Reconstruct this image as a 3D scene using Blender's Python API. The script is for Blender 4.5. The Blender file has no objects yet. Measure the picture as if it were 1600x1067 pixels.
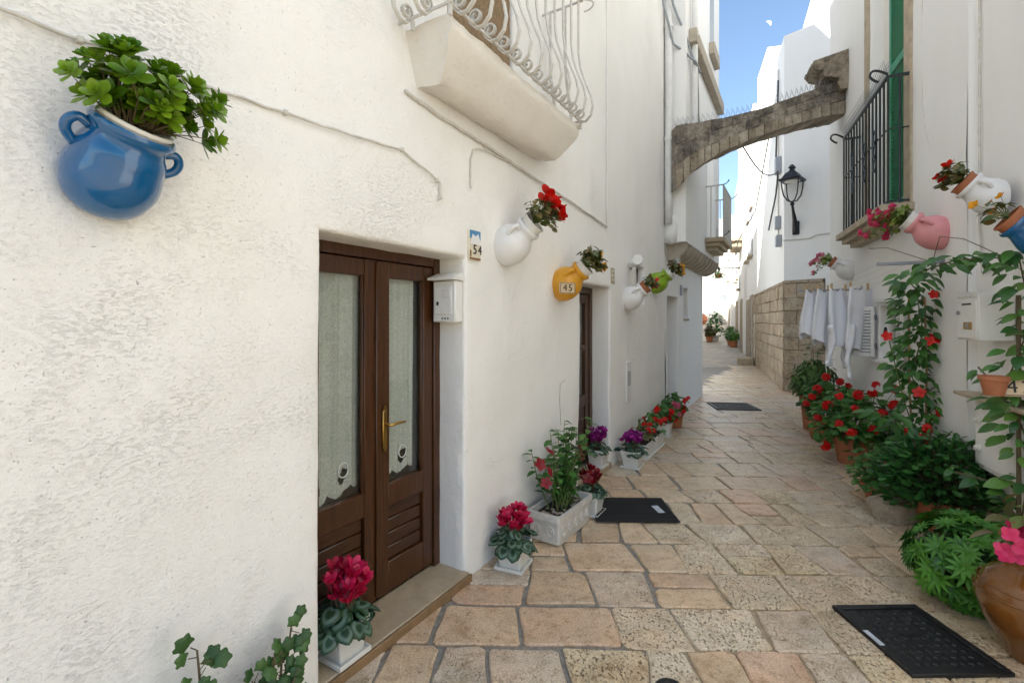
import bpy, math, random
import numpy as np
from mathutils import Vector, Matrix, noise
R = math.radians
rng = random.Random(7)
scene = bpy.context.scene
COL = scene.collection

# ------------------------------------------------------------------ camera, sky, sun, exposure
cam_data = bpy.data.cameras.new('camera')
cam = bpy.data.objects.new('camera', cam_data); COL.objects.link(cam)
cam.location = (0, 0, 1.6); cam.rotation_euler = (R(90), 0, 0)
cam_data.sensor_width = 36; cam_data.lens = 740 / 1600 * 36
cam_data.shift_y = -33.5 / 1600
cam_data.clip_start = 0.05; cam_data.clip_end = 5000
scene.camera = cam
SUN_DIR = Vector((-0.93, -0.36, 0)).normalized(); SUN_EL = R(43)          # horizontal direction towards the sun
world = bpy.data.worlds.new('World'); scene.world = world; world.use_nodes = True
wn = world.node_tree.nodes; wl = world.node_tree.links
sky = wn.new('ShaderNodeTexSky'); sky.sky_type = 'NISHITA'; sky.sun_disc = False
sky.sun_elevation = SUN_EL; sky.sun_rotation = math.atan2(SUN_DIR.x, SUN_DIR.y)
sky.air_density = 1.0; sky.dust_density = 0.9; sky.ozone_density = 1.6
bg = wn['Background']; bg.inputs['Strength'].default_value = 0.115
wl.new(sky.outputs[0], bg.inputs['Color'])
sun_data = bpy.data.lights.new('sun', 'SUN'); sun_data.energy = 4.8; sun_data.angle = R(0.53); sun_data.color = (1, .95, .87)
sun = bpy.data.objects.new('sun', sun_data); COL.objects.link(sun)
to_sun = Vector((SUN_DIR.x * math.cos(SUN_EL), SUN_DIR.y * math.cos(SUN_EL), math.sin(SUN_EL)))
sun.rotation_euler = to_sun.to_track_quat('Z', 'Y').to_euler()
scene.view_settings.view_transform = 'Standard'; scene.view_settings.look = 'None'
scene.view_settings.exposure = 1.43; scene.view_settings.gamma = 1.0
scene.view_settings.use_white_balance = True; scene.view_settings.white_balance_temperature = 6580; scene.view_settings.white_balance_tint = 6
scene.view_settings.use_curve_mapping = False
scene.render.engine = 'CYCLES'
scene.cycles.use_denoising = True
scene.cycles.max_bounces = 10; scene.cycles.diffuse_bounces = 6; scene.cycles.transparent_max_bounces = 12
scene.cycles.caustics_reflective = False; scene.cycles.caustics_refractive = False

# ------------------------------------------------------------------ materials
def new_mat(name):
    m = bpy.data.materials.new(name); m.use_nodes = True
    return m, m.node_tree.nodes, m.node_tree.links, m.node_tree.nodes['Principled BSDF']
def ramp(n, stops):
    r = n.new('ShaderNodeValToRGB'); e = r.color_ramp.elements
    while len(e) < len(stops): e.new(0.5)
    for i, (p, c) in enumerate(stops):
        e[i].position = p; e[i].color = (*c, 1) if len(c) == 3 else c
    return r
def math_node(n, l, op, a, b=None):
    m = n.new('ShaderNodeMath'); m.operation = op
    for i, v in enumerate((a, b)):
        if v is None: continue
        if isinstance(v, (int, float)): m.inputs[i].default_value = v
        else: l.new(v, m.inputs[i])
    return m.outputs[0]
def tex_noise(n, l, vec, scale, detail=4, rough=.6):
    t = n.new('ShaderNodeTexNoise'); t.inputs['Scale'].default_value = scale
    t.inputs['Detail'].default_value = detail; t.inputs['Roughness'].default_value = rough
    if vec is not None: l.new(vec, t.inputs['Vector'])
    return t.outputs['Fac']
def mixc(n, l, fac, a, b, mode='MIX'):
    m = n.new('ShaderNodeMix'); m.data_type = 'RGBA'; m.blend_type = mode
    if isinstance(fac, (int, float)): m.inputs[0].default_value = fac
    else: l.new(fac, m.inputs[0])
    for i, v in ((6, a), (7, b)):
        if isinstance(v, tuple): m.inputs[i].default_value = (*v, 1)
        else: l.new(v, m.inputs[i])
    return m.outputs[2]
def bump(n, l, p, h, dist, strength=1.0):
    b = n.new('ShaderNodeBump'); b.inputs['Distance'].default_value = dist; b.inputs['Strength'].default_value = strength
    l.new(h, b.inputs['Height']); l.new(b.outputs[0], p.inputs['Normal'])

def stucco(name, col, dirt, patch_scale, fine_scale, depth, rough_lo=.46, rough_hi=.6, amt=1.0):
    """lime-washed plaster: smooth areas and rough pitted patches, faint stains"""
    m, n, l, p = new_mat(name)
    tc = n.new('ShaderNodeTexCoord'); v = tc.outputs['Object']
    mp = n.new('ShaderNodeMapping'); mp.inputs['Rotation'].default_value = (0, R(35), 0); mp.inputs['Scale'].default_value = (1, 1, 1.9)
    l.new(v, mp.inputs['Vector'])
    patch = ramp(n, [(rough_lo, (.1, .1, .1)), (rough_hi, (1, 1, 1))]); l.new(tex_noise(n, l, v, patch_scale, 6, .65), patch.inputs[0])
    fine = tex_noise(n, l, mp.outputs[0], fine_scale, 7, .68)
    pits = ramp(n, [(.30, (0, 0, 0)), (.50, (.8, .8, .8)), (.72, (1, 1, 1))]); l.new(fine, pits.inputs[0])
    small = tex_noise(n, l, v, fine_scale * 2.3, 4, .7)
    hole = ramp(n, [(.27, (0, 0, 0)), (.36, (1, 1, 1))]); l.new(small, hole.inputs[0])      # scattered pinholes
    soft = tex_noise(n, l, v, fine_scale * .22, 5, .6)
    h = math_node(n, l, 'MULTIPLY', math_node(n, l, 'MULTIPLY', pits.outputs[0], patch.outputs[0]), .43 * amt)
    h = math_node(n, l, 'ADD', h, math_node(n, l, 'ADD', math_node(n, l, 'MULTIPLY', hole.outputs[0], .25), math_node(n, l, 'MULTIPLY', small, .18)))
    h = math_node(n, l, 'ADD', h, math_node(n, l, 'MULTIPLY', soft, .75))
    bump(n, l, p, h, depth)
    st = n.new('ShaderNodeMapping'); st.inputs['Scale'].default_value = (3, 3, .5); l.new(v, st.inputs['Vector'])
    stain = ramp(n, [(.45, (0, 0, 0)), (.8, (1, 1, 1))]); l.new(tex_noise(n, l, st.outputs[0], 1.3, 6, .7), stain.inputs[0])
    inv = math_node(n, l, 'MULTIPLY', math_node(n, l, 'SUBTRACT', 1.0, pits.outputs[0]), patch.outputs[0])
    f = math_node(n, l, 'MINIMUM', math_node(n, l, 'ADD', math_node(n, l, 'MULTIPLY', stain.outputs[0], .14), math_node(n, l, 'MULTIPLY', inv, .10 * amt)), 1.0)
    l.new(mixc(n, l, f, col, dirt), p.inputs['Base Color'])
    p.inputs['Roughness'].default_value = .88
    return m
def plain(name, col, rough=.5, metal=0, var=.12, scale=12, bumpd=0, coat=0, spec=.5):
    m, n, l, p = new_mat(name)
    tc = n.new('ShaderNodeTexCoord')
    f = tex_noise(n, l, tc.outputs['Object'], scale, 5, .65)
    dark = tuple(c * (1 - var * 2.2) for c in col); light = tuple(min(1, c * (1 + var)) for c in col)
    l.new(mixc(n, l, f, dark, light), p.inputs['Base Color'])
    p.inputs['Roughness'].default_value = rough; p.inputs['Metallic'].default_value = metal
    p.inputs['Coat Weight'].default_value = coat; p.inputs['Specular IOR Level'].default_value = spec
    if bumpd: bump(n, l, p, tex_noise(n, l, tc.outputs['Object'], scale * 4, 4), bumpd)
    return m
def foliage(name, dark, light, rough=.42, vein=None):
    m, n, l, p = new_mat(name)
    oi = n.new('ShaderNodeObjectInfo'); at = n.new('ShaderNodeAttribute'); at.attribute_name = 'tint'
    s = math_node(n, l, 'FRACT', math_node(n, l, 'ADD', oi.outputs['Random'], at.outputs['Fac']))
    c = mixc(n, l, s, dark, light)
    if vein:
        uv = n.new('ShaderNodeAttribute'); uv.attribute_name = 'rim'
        r = ramp(n, [(.35, (0, 0, 0)), (.55, (1, 1, 1)), (.72, (1, 1, 1)), (.85, (0, 0, 0))]); l.new(uv.outputs['Fac'], r.inputs[0])
        tc = n.new('ShaderNodeTexCoord')
        k = math_node(n, l, 'MULTIPLY', r.outputs[0], tex_noise(n, l, tc.outputs['Object'], 60, 3))
        c = mixc(n, l, k, c, vein)
    l.new(c, p.inputs['Base Color']); p.inputs['Roughness'].default_value = rough
    p.inputs['Subsurface Weight'].default_value = 0
    tr = n.new('ShaderNodeBsdfTranslucent'); l.new(c, tr.inputs['Color'])
    ms = n.new('ShaderNodeMixShader'); ms.inputs[0].default_value = .22
    out = n['Material Output']; l.new(p.outputs[0], ms.inputs[1]); l.new(tr.outputs[0], ms.inputs[2]); l.new(ms.outputs[0], out.inputs['Surface'])
    return m
def wood(name, dark, light, axis=2, rough=.38):
    m, n, l, p = new_mat(name)
    tc = n.new('ShaderNodeTexCoord'); mp = n.new('ShaderNodeMapping')
    s = [28, 28, 28]; s[axis] = 1.6; mp.inputs['Scale'].default_value = s
    l.new(tc.outputs['Object'], mp.inputs['Vector'])
    f = tex_noise(n, l, mp.outputs[0], 2.2, 6, .7)
    r = ramp(n, [(.3, dark), (.7, light)]); l.new(f, r.inputs[0]); l.new(r.outputs[0], p.inputs['Base Color'])
    p.inputs['Roughness'].default_value = rough; bump(n, l, p, f, .0012)
    return m
def paving(name, cols, pit, pit_scale, spec_rough):
    m, n, l, p = new_mat(name)
    oi = n.new('ShaderNodeObjectInfo'); tc = n.new('ShaderNodeTexCoord')
    off = n.new('ShaderNodeVectorMath'); off.operation = 'ADD'
    cmb = n.new('ShaderNodeCombineXYZ'); k = math_node(n, l, 'MULTIPLY', oi.outputs['Random'], 97.0)
    l.new(k, cmb.inputs[0]); l.new(k, cmb.inputs[1]); l.new(tc.outputs['Object'], off.inputs[0]); l.new(cmb.outputs[0], off.inputs[1])
    v = off.outputs[0]
    base = ramp(n, [(i / max(1, len(cols) - 1), c) for i, c in enumerate(cols)]); l.new(oi.outputs['Random'], base.inputs[0])
    big = tex_noise(n, l, v, 5, 5, .65)
    r2 = ramp(n, [(.28, (.70, .64, .55)), (.48, (1, .99, .97)), (.72, (1.2, 1.19, 1.16))]); l.new(big, r2.inputs[0])
    c = mixc(n, l, 1.0, base.outputs[0], r2.outputs[0], 'MULTIPLY')
    gr = tex_noise(n, l, v, 120, 4, .7); r3 = ramp(n, [(.34, (.58, .54, .48)), (.52, (1, 1, 1)), (.68, (1.2, 1.2, 1.2))]); l.new(gr, r3.inputs[0])
    c = mixc(n, l, .85, c, r3.outputs[0], 'MULTIPLY')
    mid = tex_noise(n, l, v, 17, 6, .72); r4 = ramp(n, [(.34, (.62, .52, .40)), (.5, (1, 1, 1))]); l.new(mid, r4.inputs[0])
    c = mixc(n, l, .75, c, r4.outputs[0], 'MULTIPLY')
    vein = tex_noise(n, l, v, 3.2, 4, .6); r5 = ramp(n, [(.42, (1, 1, 1)), (.6, (1.03, .94, .87))]); l.new(vein, r5.inputs[0])
    c = mixc(n, l, .8, c, r5.outputs[0], 'MULTIPLY')
    st = n.new('ShaderNodeMapping'); st.inputs['Scale'].default_value = (1, .6, 1); st.inputs['Rotation'].default_value = (0, 0, R(25)); l.new(v, st.inputs['Vector'])
    hole = ramp(n, [(.33, (1, 1, 1)), (.44, (0, 0, 0))]); l.new(tex_noise(n, l, st.outputs[0], pit_scale * 2.1, 5, .6), hole.inputs[0])
    msk = ramp(n, [(.52 - pit * .2, (0, 0, 0)), (.66 - pit * .16, (1, 1, 1))]); l.new(tex_noise(n, l, v, 7, 4, .7), msk.inputs[0])
    ho = math_node(n, l, 'MULTIPLY', hole.outputs[0], msk.outputs[0])
    c = mixc(n, l, math_node(n, l, 'MULTIPLY', ho, .3 + .5 * pit), c, (.17, .115, .06))
    sp = ramp(n, [(.72, (0, 0, 0)), (.76, (1, 1, 1))]); l.new(tex_noise(n, l, v, 14, 2), sp.inputs[0])
    c = mixc(n, l, math_node(n, l, 'MULTIPLY', sp.outputs[0], .6), c, (.1, .07, .045))
    l.new(c, p.inputs['Base Color']); p.inputs['Roughness'].default_value = spec_rough
    h = math_node(n, l, 'SUBTRACT', math_node(n, l, 'ADD', math_node(n, l, 'MULTIPLY', big, .8), math_node(n, l, 'MULTIPLY', gr, .25)), math_node(n, l, 'MULTIPLY', ho, .3 + pit))
    bump(n, l, p, h, .004 + .004 * pit)
    return m

M = {}
M['stucco'] = stucco('rough_lime_plaster', (.83, .815, .785), (.62, .565, .48), 1.0, 48, .0095, .43, .62)
M['stucco_far'] = stucco('white_lime_plaster', (.82, .81, .79), (.60, .565, .50), .8, 22, .004, .5, .7, .5)
M['plaster_right'] = stucco('smooth_white_plaster', (.83, .82, .80), (.64, .59, .52), .7, 18, .003, .52, .75, .5)
M['plaster_old'] = stucco('old_white_plaster', (.78, .76, .72), (.55, .50, .43), .5, 8, .01, .5, .7, .7)  # older, duller plaster of the roof storeys and far houses
M['roof'] = plain('flat_roof_lime', (.6, .57, .52), .9)
M['interior'] = plain('interior_shade', (.25, .22, .19), .9)  # dark colour stands in for the shade of unlit rooms
M['door_wood'] = wood('dark_walnut_door', (.024, .0085, .0026), (.085, .031, .0095), 2, .3)
M['slat_wood'] = wood('walnut_slat', (.020, .007, .0022), (.068, .025, .0075), axis=0, rough=.32)
M['cane'] = wood('bamboo_cane', (.25, .13, .05), (.42, .25, .1))
M['peg_wood'] = wood('peg_wood', (.42, .26, .1), (.6, .42, .2))
M['brass'] = plain('worn_brass', (.52, .32, .09), .32, 1, .2, 40)
M['threshold'] = plain('threshold_stone', (.47, .37, .25), .55, 0, .22, 9, .002)
M['threshold_edge'] = plain('threshold_stained_edge', (.27, .165, .08), .7, 0, .3, 14, .003)
M['white_metal'] = plain('white_enamel', (.78, .77, .74), .35, 0, .05, 8)
M['white_iron'] = plain('white_painted_iron', (.62, .60, .56), .5, 0, .18, 22, .001)
M['white_plastic'] = plain('white_plastic', (.74, .73, .69), .4, 0, .06, 6)
M['pipe'] = plain('whitewashed_pipe', (.76, .755, .735), .7, 0, .1, 9, .003)
M['cable'] = plain('whitewashed_cable', (.67, .64, .58), .8, 0, .2, 20)
M['dark_cable'] = plain('dark_cable', (.06, .06, .065), .6)
M['grey_box'] = plain('grey_box', (.33, .36, .40), .5)
M['iron'] = plain('black_green_iron', (.012, .022, .024), .42, .2, .2, 20)
M['lamp_iron'] = plain('lamp_black_iron', (.018, .02, .024), .4, .3)
M['green_paint'] = plain('green_shutter_paint', (.03, .27, .13), .45, 0, .15, 8)
M['pale_stone'] = plain('pale_lime_stone', (.52, .43, .31), .85, 0, .28, 9, .006)
M['slab_stone'] = stucco('whitewashed_slab', (.75, .72, .665), (.44, .37, .28), 1.2, 30, .006, .4, .6, 1.0)
M['corbel'] = plain('corbel_stone', (.47, .41, .33), .9, 0, .2, 10, .004)
M['weathered_stone'] = plain('weathered_moulded_stone', (.34, .285, .21), .95, 0, .38, 7, .012)
M['reed'] = plain('straw_reed', (.36, .25, .14), .8, 0, .35, 60)
M['soil'] = plain('potting_soil', (.045, .03, .02), .95, 0, .4, 60, .006)
M['pebble'] = plain('pebbles', (.38, .32, .25), .8, 0, .3, 30)
M['terracotta'] = plain('terracotta', (.42, .15, .065), .75, 0, .18, 14, .001)
M['blue_glaze'] = plain('blue_glaze', (.005, .10, .27), .12, 0, .1, 5, 0, .5)
M['yellow_glaze'] = plain('yellow_glaze', (.68, .33, .02), .35, 0, .12, 6)
M['green_glaze'] = plain('lime_glaze', (.25, .40, .02), .35, 0, .12, 6)
M['pink_glaze'] = plain('pink_glaze', (.72, .30, .32), .5, 0, .08, 6)
M['white_glaze'] = plain('white_glaze', (.76, .75, .74), .4, 0, .05, 6)
M['brown_glaze'] = plain('brown_glaze', (.20, .075, .014), .14, 0, .42, 5, .003, .6)
M['cotton'] = plain('white_cotton', (.85, .85, .88), .9, 0, .02, 20)
M['rubber'] = plain('black_rubber_mat', (.014, .014, .015), .85, 0, .3, 80, .003)
M['cast_iron'] = plain('cast_iron', (.028, .027, .028), .5, .5, .45, 25, .002)
M['label_white'] = plain('worn_white_label', (.55, .6, .66), .5, 0, .3, 30)
M['tile'] = plain('glazed_tile', (.72, .66, .52), .25)
M['sign_clay'] = plain('clay_sign', (.62, .47, .30), .7, 0, .12, 20)
M['ink'] = plain('black_ink', (.02, .017, .014), .7)
M['brown_ink'] = plain('brown_ink', (.22, .1, .03), .6)
M['sky_ink'] = plain('blue_tile_paint', (.08, .26, .48), .3)
M['dark_stem'] = plain('plant_stem', (.10, .075, .035), .8)
M['green_stem'] = plain('green_stem', (.10, .15, .035), .7)
M['silver'] = plain('pale_steel', (.30, .31, .33), .45, .7)
M['rock'] = plain('rock', (.46, .38, .28), .9, 0, .35, 7, .02)
M['succulent'] = foliage('succulent_leaf', (.06, .16, .006), (.20, .34, .02), .25)
M['cyclamen_leaf'] = foliage('cyclamen_leaf', (.012, .045, .018), (.03, .085, .03), .38, (.20, .30, .24))
M['geranium_leaf'] = foliage('geranium_leaf', (0.04, 0.13, 0.022), (0.1, 0.24, 0.04), .5)
M['ivy_leaf'] = foliage('ivy_geranium_leaf', (.018, .065, .014), (.06, .14, .03), .45)
M['begonia_leaf'] = foliage('begonia_leaf', (.06, .10, .02), (.17, .12, .04), .4)
M['lime_leaf'] = foliage('lime_leaf', (.12, .18, .025), (.26, .32, .06), .4)
M['vine_leaf'] = foliage('vine_leaf', (0.026, 0.095, 0.018), (0.08, 0.21, 0.036), .35)
M['bright_leaf'] = foliage('bright_leaf', (.06, .16, .02), (.14, .28, .05), .4)
M['jade_leaf'] = foliage('jade_leaf', (0.022, 0.085, 0.02), (0.06, 0.19, 0.04), .28)
M['euphorbia_leaf'] = foliage('rosette_leaf', (.02, .10, .012), (.09, .27, .022), .5)
M['fern_leaf'] = foliage('fern_leaf', (.05, .12, .02), (.10, .20, .04), .55)
M['red_petal'] = foliage('red_petal', (.55, .004, .003), (.72, .014, .006), .5)
M['crimson_petal'] = foliage('crimson_petal', (.40, .003, .03), (.60, .008, .09), .5)
M['dark_red_petal'] = foliage('dark_red_petal', (0.14, 0.0015, 0.006), (0.26, 0.003, 0.012), .5)
M['magenta_petal'] = foliage('magenta_petal', (0.22, 0.004, 0.15), (0.38, 0.016, 0.28), .5)
M['pink_petal'] = foliage('pink_petal', (0.62, 0.09, 0.18), (0.72, 0.24, 0.34), .5)
M['hot_pink_petal'] = foliage('hot_pink_petal', (0.55, 0.012, 0.09), (0.68, 0.05, 0.18), .5)
M['orange_petal'] = foliage('orange_petal', (.75, .28, .01), (.82, .45, .03), .5)
M['pave_smooth'] = paving('smooth_tan_paving', [(.56, .42, .28), (.62, .49, .34), (.57, .39, .27), (.66, .54, .39), (.55, .43, .30), (.60, .42, .30)], .25, 22, .38)
M['pave_pitted'] = paving('pitted_cream_paving', [(.66, .56, .42), (.60, .49, .35), (.70, .61, .48), (.63, .52, .34), (.58, .49, .37)], 1.0, 40, .36)
M['pave_grey'] = paving('grey_grained_paving', [(.52, .45, .36), (.58, .49, .39), (.62, .53, .43), (.60, .44, .33)], .55, 60, .36)
M['wall_block'] = paving('limestone_block', [(.40, .34, .255), (.46, .40, .31), (.37, .315, .24), (.50, .43, .335)], .8, 12, .9)

def arch_mat(name, stops):
    m, n, l, p = new_mat(name)
    oi = n.new('ShaderNodeObjectInfo'); geo = n.new('ShaderNodeNewGeometry')
    a = tex_noise(n, l, geo.outputs['Position'], 3.2, 6, .7); b = tex_noise(n, l, geo.outputs['Position'], 14, 6, .7)
    r = ramp(n, stops)
    l.new(math_node(n, l, 'ADD', math_node(n, l, 'MULTIPLY', a, .5), math_node(n, l, 'ADD', math_node(n, l, 'MULTIPLY', b, .38), math_node(n, l, 'MULTIPLY', oi.outputs['Random'], .12))), r.inputs[0])
    l.new(r.outputs[0], p.inputs['Base Color']); p.inputs['Roughness'].default_value = .95
    bump(n, l, p, b, .035)
    return m
M['arch'] = arch_mat('lichen_stone', [(.37, (.055, .05, .044)), (.47, (.16, .14, .112)), (.55, (.29, .25, .20)), (.67, (.52, .48, .42))])
M['arch_light'] = arch_mat('weathered_voussoir', [(.36, (.12, .10, .075)), (.47, (.29, .24, .175)), (.57, (.40, .34, .265)), (.69, (.57, .52, .44))])
def ground_mat():
    m, n, l, p = new_mat('mortar_and_far_paving')
    geo = n.new('ShaderNodeNewGeometry'); sp = n.new('ShaderNodeSeparateXYZ'); l.new(geo.outputs['Position'], sp.inputs[0])
    f = tex_noise(n, l, geo.outputs['Position'], 1.1, 3); g = tex_noise(n, l, geo.outputs['Position'], 45, 4)
    # cement pointing beside the doors, sandy joints elsewhere
    side = math_node(n, l, 'SUBTRACT', sp.outputs[0], math_node(n, l, 'MULTIPLY', sp.outputs[1], .608))
    s = math_node(n, l, 'ADD', side, math_node(n, l, 'MULTIPLY', f, 1.4))
    r = ramp(n, [(.0, (.27, .25, .22)), (.14, (.42, .33, .22))]); l.new(math_node(n, l, 'MULTIPLY', math_node(n, l, 'ADD', s, .1), .5), r.inputs[0])
    gr = ramp(n, [(.3, (.6, .6, .6)), (.7, (1.1, 1.1, 1.1))]); l.new(g, gr.inputs[0])
    mort = mixc(n, l, 1.0, r.outputs[0], gr.outputs[0], 'MULTIPLY')
    br = n.new('ShaderNodeTexBrick'); br.inputs['Scale'].default_value = 1.0; br.inputs['Brick Width'].default_value = .55; br.inputs['Row Height'].default_value = .42
    br.inputs['Mortar Size'].default_value = .014; br.inputs['Color1'].default_value = (.44, .385, .31, 1); br.inputs['Color2'].default_value = (.34, .295, .24, 1); br.inputs['Mortar'].default_value = (.2, .17, .13, 1)
    l.new(geo.outputs['Position'], br.inputs['Vector'])
    far = math_node(n, l, 'GREATER_THAN', sp.outputs[1], 15.9)
    l.new(mixc(n, l, far, mort, br.outputs['Color']), p.inputs['Base Color']); p.inputs['Roughness'].default_value = .6
    bump(n, l, p, g, .006)
    return m
M['ground'] = ground_mat()
def glass_mat():
    m, n, l, p = new_mat('window_glass')
    out = n['Material Output']; n.remove(p)
    t = n.new('ShaderNodeBsdfTransparent'); t.inputs['Color'].default_value = (.94, .96, .94, 1)
    g = n.new('ShaderNodeBsdfGlossy'); g.inputs['Roughness'].default_value = .02
    fr = n.new('ShaderNodeFresnel'); geo = n.new('ShaderNodeNewGeometry')   # same index seen from either side of the pane
    l.new(math_node(n, l, 'SUBTRACT', 1.52, math_node(n, l, 'MULTIPLY', geo.outputs['Backfacing'], 1.52 - 1 / 1.52)), fr.inputs['IOR'])
    k = math_node(n, l, 'MINIMUM', math_node(n, l, 'MULTIPLY', fr.outputs[0], 1.2), 1.0)
    mx = n.new('ShaderNodeMixShader'); l.new(k, mx.inputs[0]); l.new(t.outputs[0], mx.inputs[1]); l.new(g.outputs[0], mx.inputs[2]); l.new(mx.outputs[0], out.inputs['Surface'])
    return m
M['glass'] = glass_mat()
def lace_mat():
    m, n, l, p = new_mat('linen_lace')
    out = n['Material Output']
    tc = n.new('ShaderNodeTexCoord'); mp = n.new('ShaderNodeMapping'); mp.inputs['Scale'].default_value = (420, 1, 110); l.new(tc.outputs['Object'], mp.inputs['Vector'])
    mp2 = n.new('ShaderNodeMapping'); mp2.inputs['Scale'].default_value = (80, 1, 460); l.new(tc.outputs['Object'], mp2.inputs['Vector'])
    w = math_node(n, l, 'ADD', tex_noise(n, l, mp.outputs[0], 1, 2), tex_noise(n, l, mp2.outputs[0], 1, 2))
    r = ramp(n, [(.35, (.55, .55, .55)), (.6, (.95, .95, .95))]); l.new(math_node(n, l, 'MULTIPLY', w, .5), r.inputs[0])
    p.inputs['Base Color'].default_value = (.86, .86, .82, 1); p.inputs['Roughness'].default_value = .9
    tl = n.new('ShaderNodeBsdfTranslucent'); tl.inputs['Color'].default_value = (.7, .7, .65, 1)
    a = n.new('ShaderNodeMixShader'); a.inputs[0].default_value = .25; l.new(p.outputs[0], a.inputs[1]); l.new(tl.outputs[0], a.inputs[2])
    t = n.new('ShaderNodeBsdfTransparent'); b = n.new('ShaderNodeMixShader'); l.new(r.outputs[0], b.inputs[0]); l.new(t.outputs[0], b.inputs[1]); l.new(a.outputs[0], b.inputs[2])
    l.new(b.outputs[0], out.inputs['Surface'])
    return m
M['lace'] = lace_mat()

# ------------------------------------------------------------------ mesh helpers
class MB:
    def __init__(s): s.v = []; s.f = []; s.t = []; s.rim = []
    def add(s, verts, faces, mat=None, tint=None):
        o = len(s.v)
        if mat is not None: verts = [mat @ Vector(p) for p in verts]
        s.v += [tuple(p) for p in verts]; s.f += [tuple(i + o for i in f) for f in faces]
        if tint is not None: s.t += [tint] * len(faces)
        return s
    def box(s, a, b, c=.0, mat=None):
        """axis-aligned box between corners a and b with chamfer c"""
        x0, y0, z0 = a; x1, y1, z1 = b
        if c <= 0:
            v = [(x, y, z) for x in (x0, x1) for y in (y0, y1) for z in (z0, z1)]
            return s.add(v, [(0, 1, 3, 2), (4, 6, 7, 5), (0, 4, 5, 1), (2, 3, 7, 6), (0, 2, 6, 4), (1, 5, 7, 3)], mat)
        v = []; idx = {}
        for i in (0, 1):
            for j in (0, 1):
                for k in (0, 1):
                    X = (x0, x1)[i]; Y = (y0, y1)[j]; Z = (z0, z1)[k]; dx = c * (1 - 2 * i); dy = c * (1 - 2 * j); dz = c * (1 - 2 * k)
                    for ax, pt in enumerate(((X, Y + dy, Z + dz), (X + dx, Y, Z + dz), (X + dx, Y + dy, Z))):
                        idx[i, j, k, ax] = len(v); v.append(pt)
        f = []
        for i in (0, 1):
            f.append([idx[i, j, k, 0] for j, k in ((0, 0), (0, 1), (1, 1), (1, 0))][::(1 if i == 0 else -1)])
            f.append([idx[j, i, k, 1] for j, k in ((0, 0), (1, 0), (1, 1), (0, 1))][::(1 if i == 0 else -1)])
            f.append([idx[j, k, i, 2] for j, k in ((0, 0), (0, 1), (1, 1), (1, 0))][::(1 if i == 0 else -1)])
        for j in (0, 1):
            for k in (0, 1):
                f.append((idx[0, j, k, 1], idx[1, j, k, 1], idx[1, j, k, 2], idx[0, j, k, 2]))
                f.append((idx[j, 0, k, 0], idx[j, 1, k, 0], idx[j, 1, k, 2], idx[j, 0, k, 2]))
                f.append((idx[j, k, 0, 0], idx[j, k, 1, 0], idx[j, k, 1, 1], idx[j, k, 0, 1]))
        for i in (0, 1):
            for j in (0, 1):
                for k in (0, 1): f.append((idx[i, j, k, 0], idx[i, j, k, 1], idx[i, j, k, 2]))
        return s.add(v, f, mat)
    def tube(s, pts, r, n=8, cap=True, flat=None):
        pts = [Vector(p) for p in pts]; o = len(s.v); m = len(pts); up = Vector((0, 0, 1))
        prev = None
        for i, p in enumerate(pts):
            d = (pts[min(i + 1, m - 1)] - pts[max(i - 1, 0)]).normalized()
            if prev is None:
                a = d.cross(up)
                if a.length < .05: a = d.cross(Vector((1, 0, 0)))
                a.normalize()
            else:
                a = (prev - d * prev.dot(d)); a = a.normalized() if a.length > 1e-6 else d.orthogonal().normalized()
            prev = a; b = d.cross(a); rr = r[i] if isinstance(r, (list, tuple)) else r
            for k in range(n):
                t = 2 * math.pi * k / n
                s.v.append(tuple(p + a * math.cos(t) * rr + b * math.sin(t) * rr * (flat or 1)))
        for i in range(m - 1):
            for k in range(n):
                s.f.append((o + i * n + k, o + i * n + (k + 1) % n, o + (i + 1) * n + (k + 1) % n, o + (i + 1) * n + k))
        if cap: s.f.append(tuple(o + k for k in range(n))[::-1]); s.f.append(tuple(o + (m - 1) * n + k for k in range(n)))
        return s
    def lathe(s, prof, n=32, mat=None, ribs=0, rib_amp=0):
        v = []; f = []; m = len(prof)
        for r, z in prof:
            for k in range(n):
                t = 2 * math.pi * k / n; q = r * (1 + (rib_amp if ribs and k % 2 else 0))
                v.append((q * math.cos(t), q * math.sin(t), z))
        for i in range(m - 1):
            for k in range(n): f.append((i * n + k, i * n + (k + 1) % n, (i + 1) * n + (k + 1) % n, (i + 1) * n + k))
        f.append(tuple(range(n))[::-1]); f.append(tuple((m - 1) * n + k for k in range(n)))
        return s.add(v, f, mat)
    def prism(s, outline, y0, y1, mat=None):
        """outline in x,z extruded along y"""
        n = len(outline); v = [(x, y0, z) for x, z in outline] + [(x, y1, z) for x, z in outline]
        f = [tuple(range(n)), tuple(range(2 * n - 1, n - 1, -1))] + [(i, i + n, (i + 1) % n + n, (i + 1) % n) for i in range(n)]
        return s.add(v, f, mat)
    def mesh(s, name, mat, smooth=False):
        me = bpy.data.meshes.new(name); me.from_pydata(s.v, [], s.f); me.materials.append(mat)
        if s.t and len(s.t) == len(s.f):
            a = me.attributes.new('tint', 'FLOAT', 'FACE'); a.data.foreach_set('value', s.t)
        if s.rim and len(s.rim) == len(s.v):
            a = me.attributes.new('rim', 'FLOAT', 'POINT'); a.data.foreach_set('value', s.rim)
        import bmesh
        if not s.t:
            bm = bmesh.new(); bm.from_mesh(me); bmesh.ops.recalc_face_normals(bm, faces=bm.faces); bm.to_mesh(me); bm.free()
        if smooth == 'auto':
            me.shade_smooth(); me.set_sharp_from_angle(angle=R(38))
        elif smooth: me.shade_smooth()
        me.update(); return me
    def build(s, name, mat, parent=None, smooth='auto', loc=None, kind=None):
        return place(name, s.mesh(name, mat, smooth), parent, loc, kind)
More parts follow.
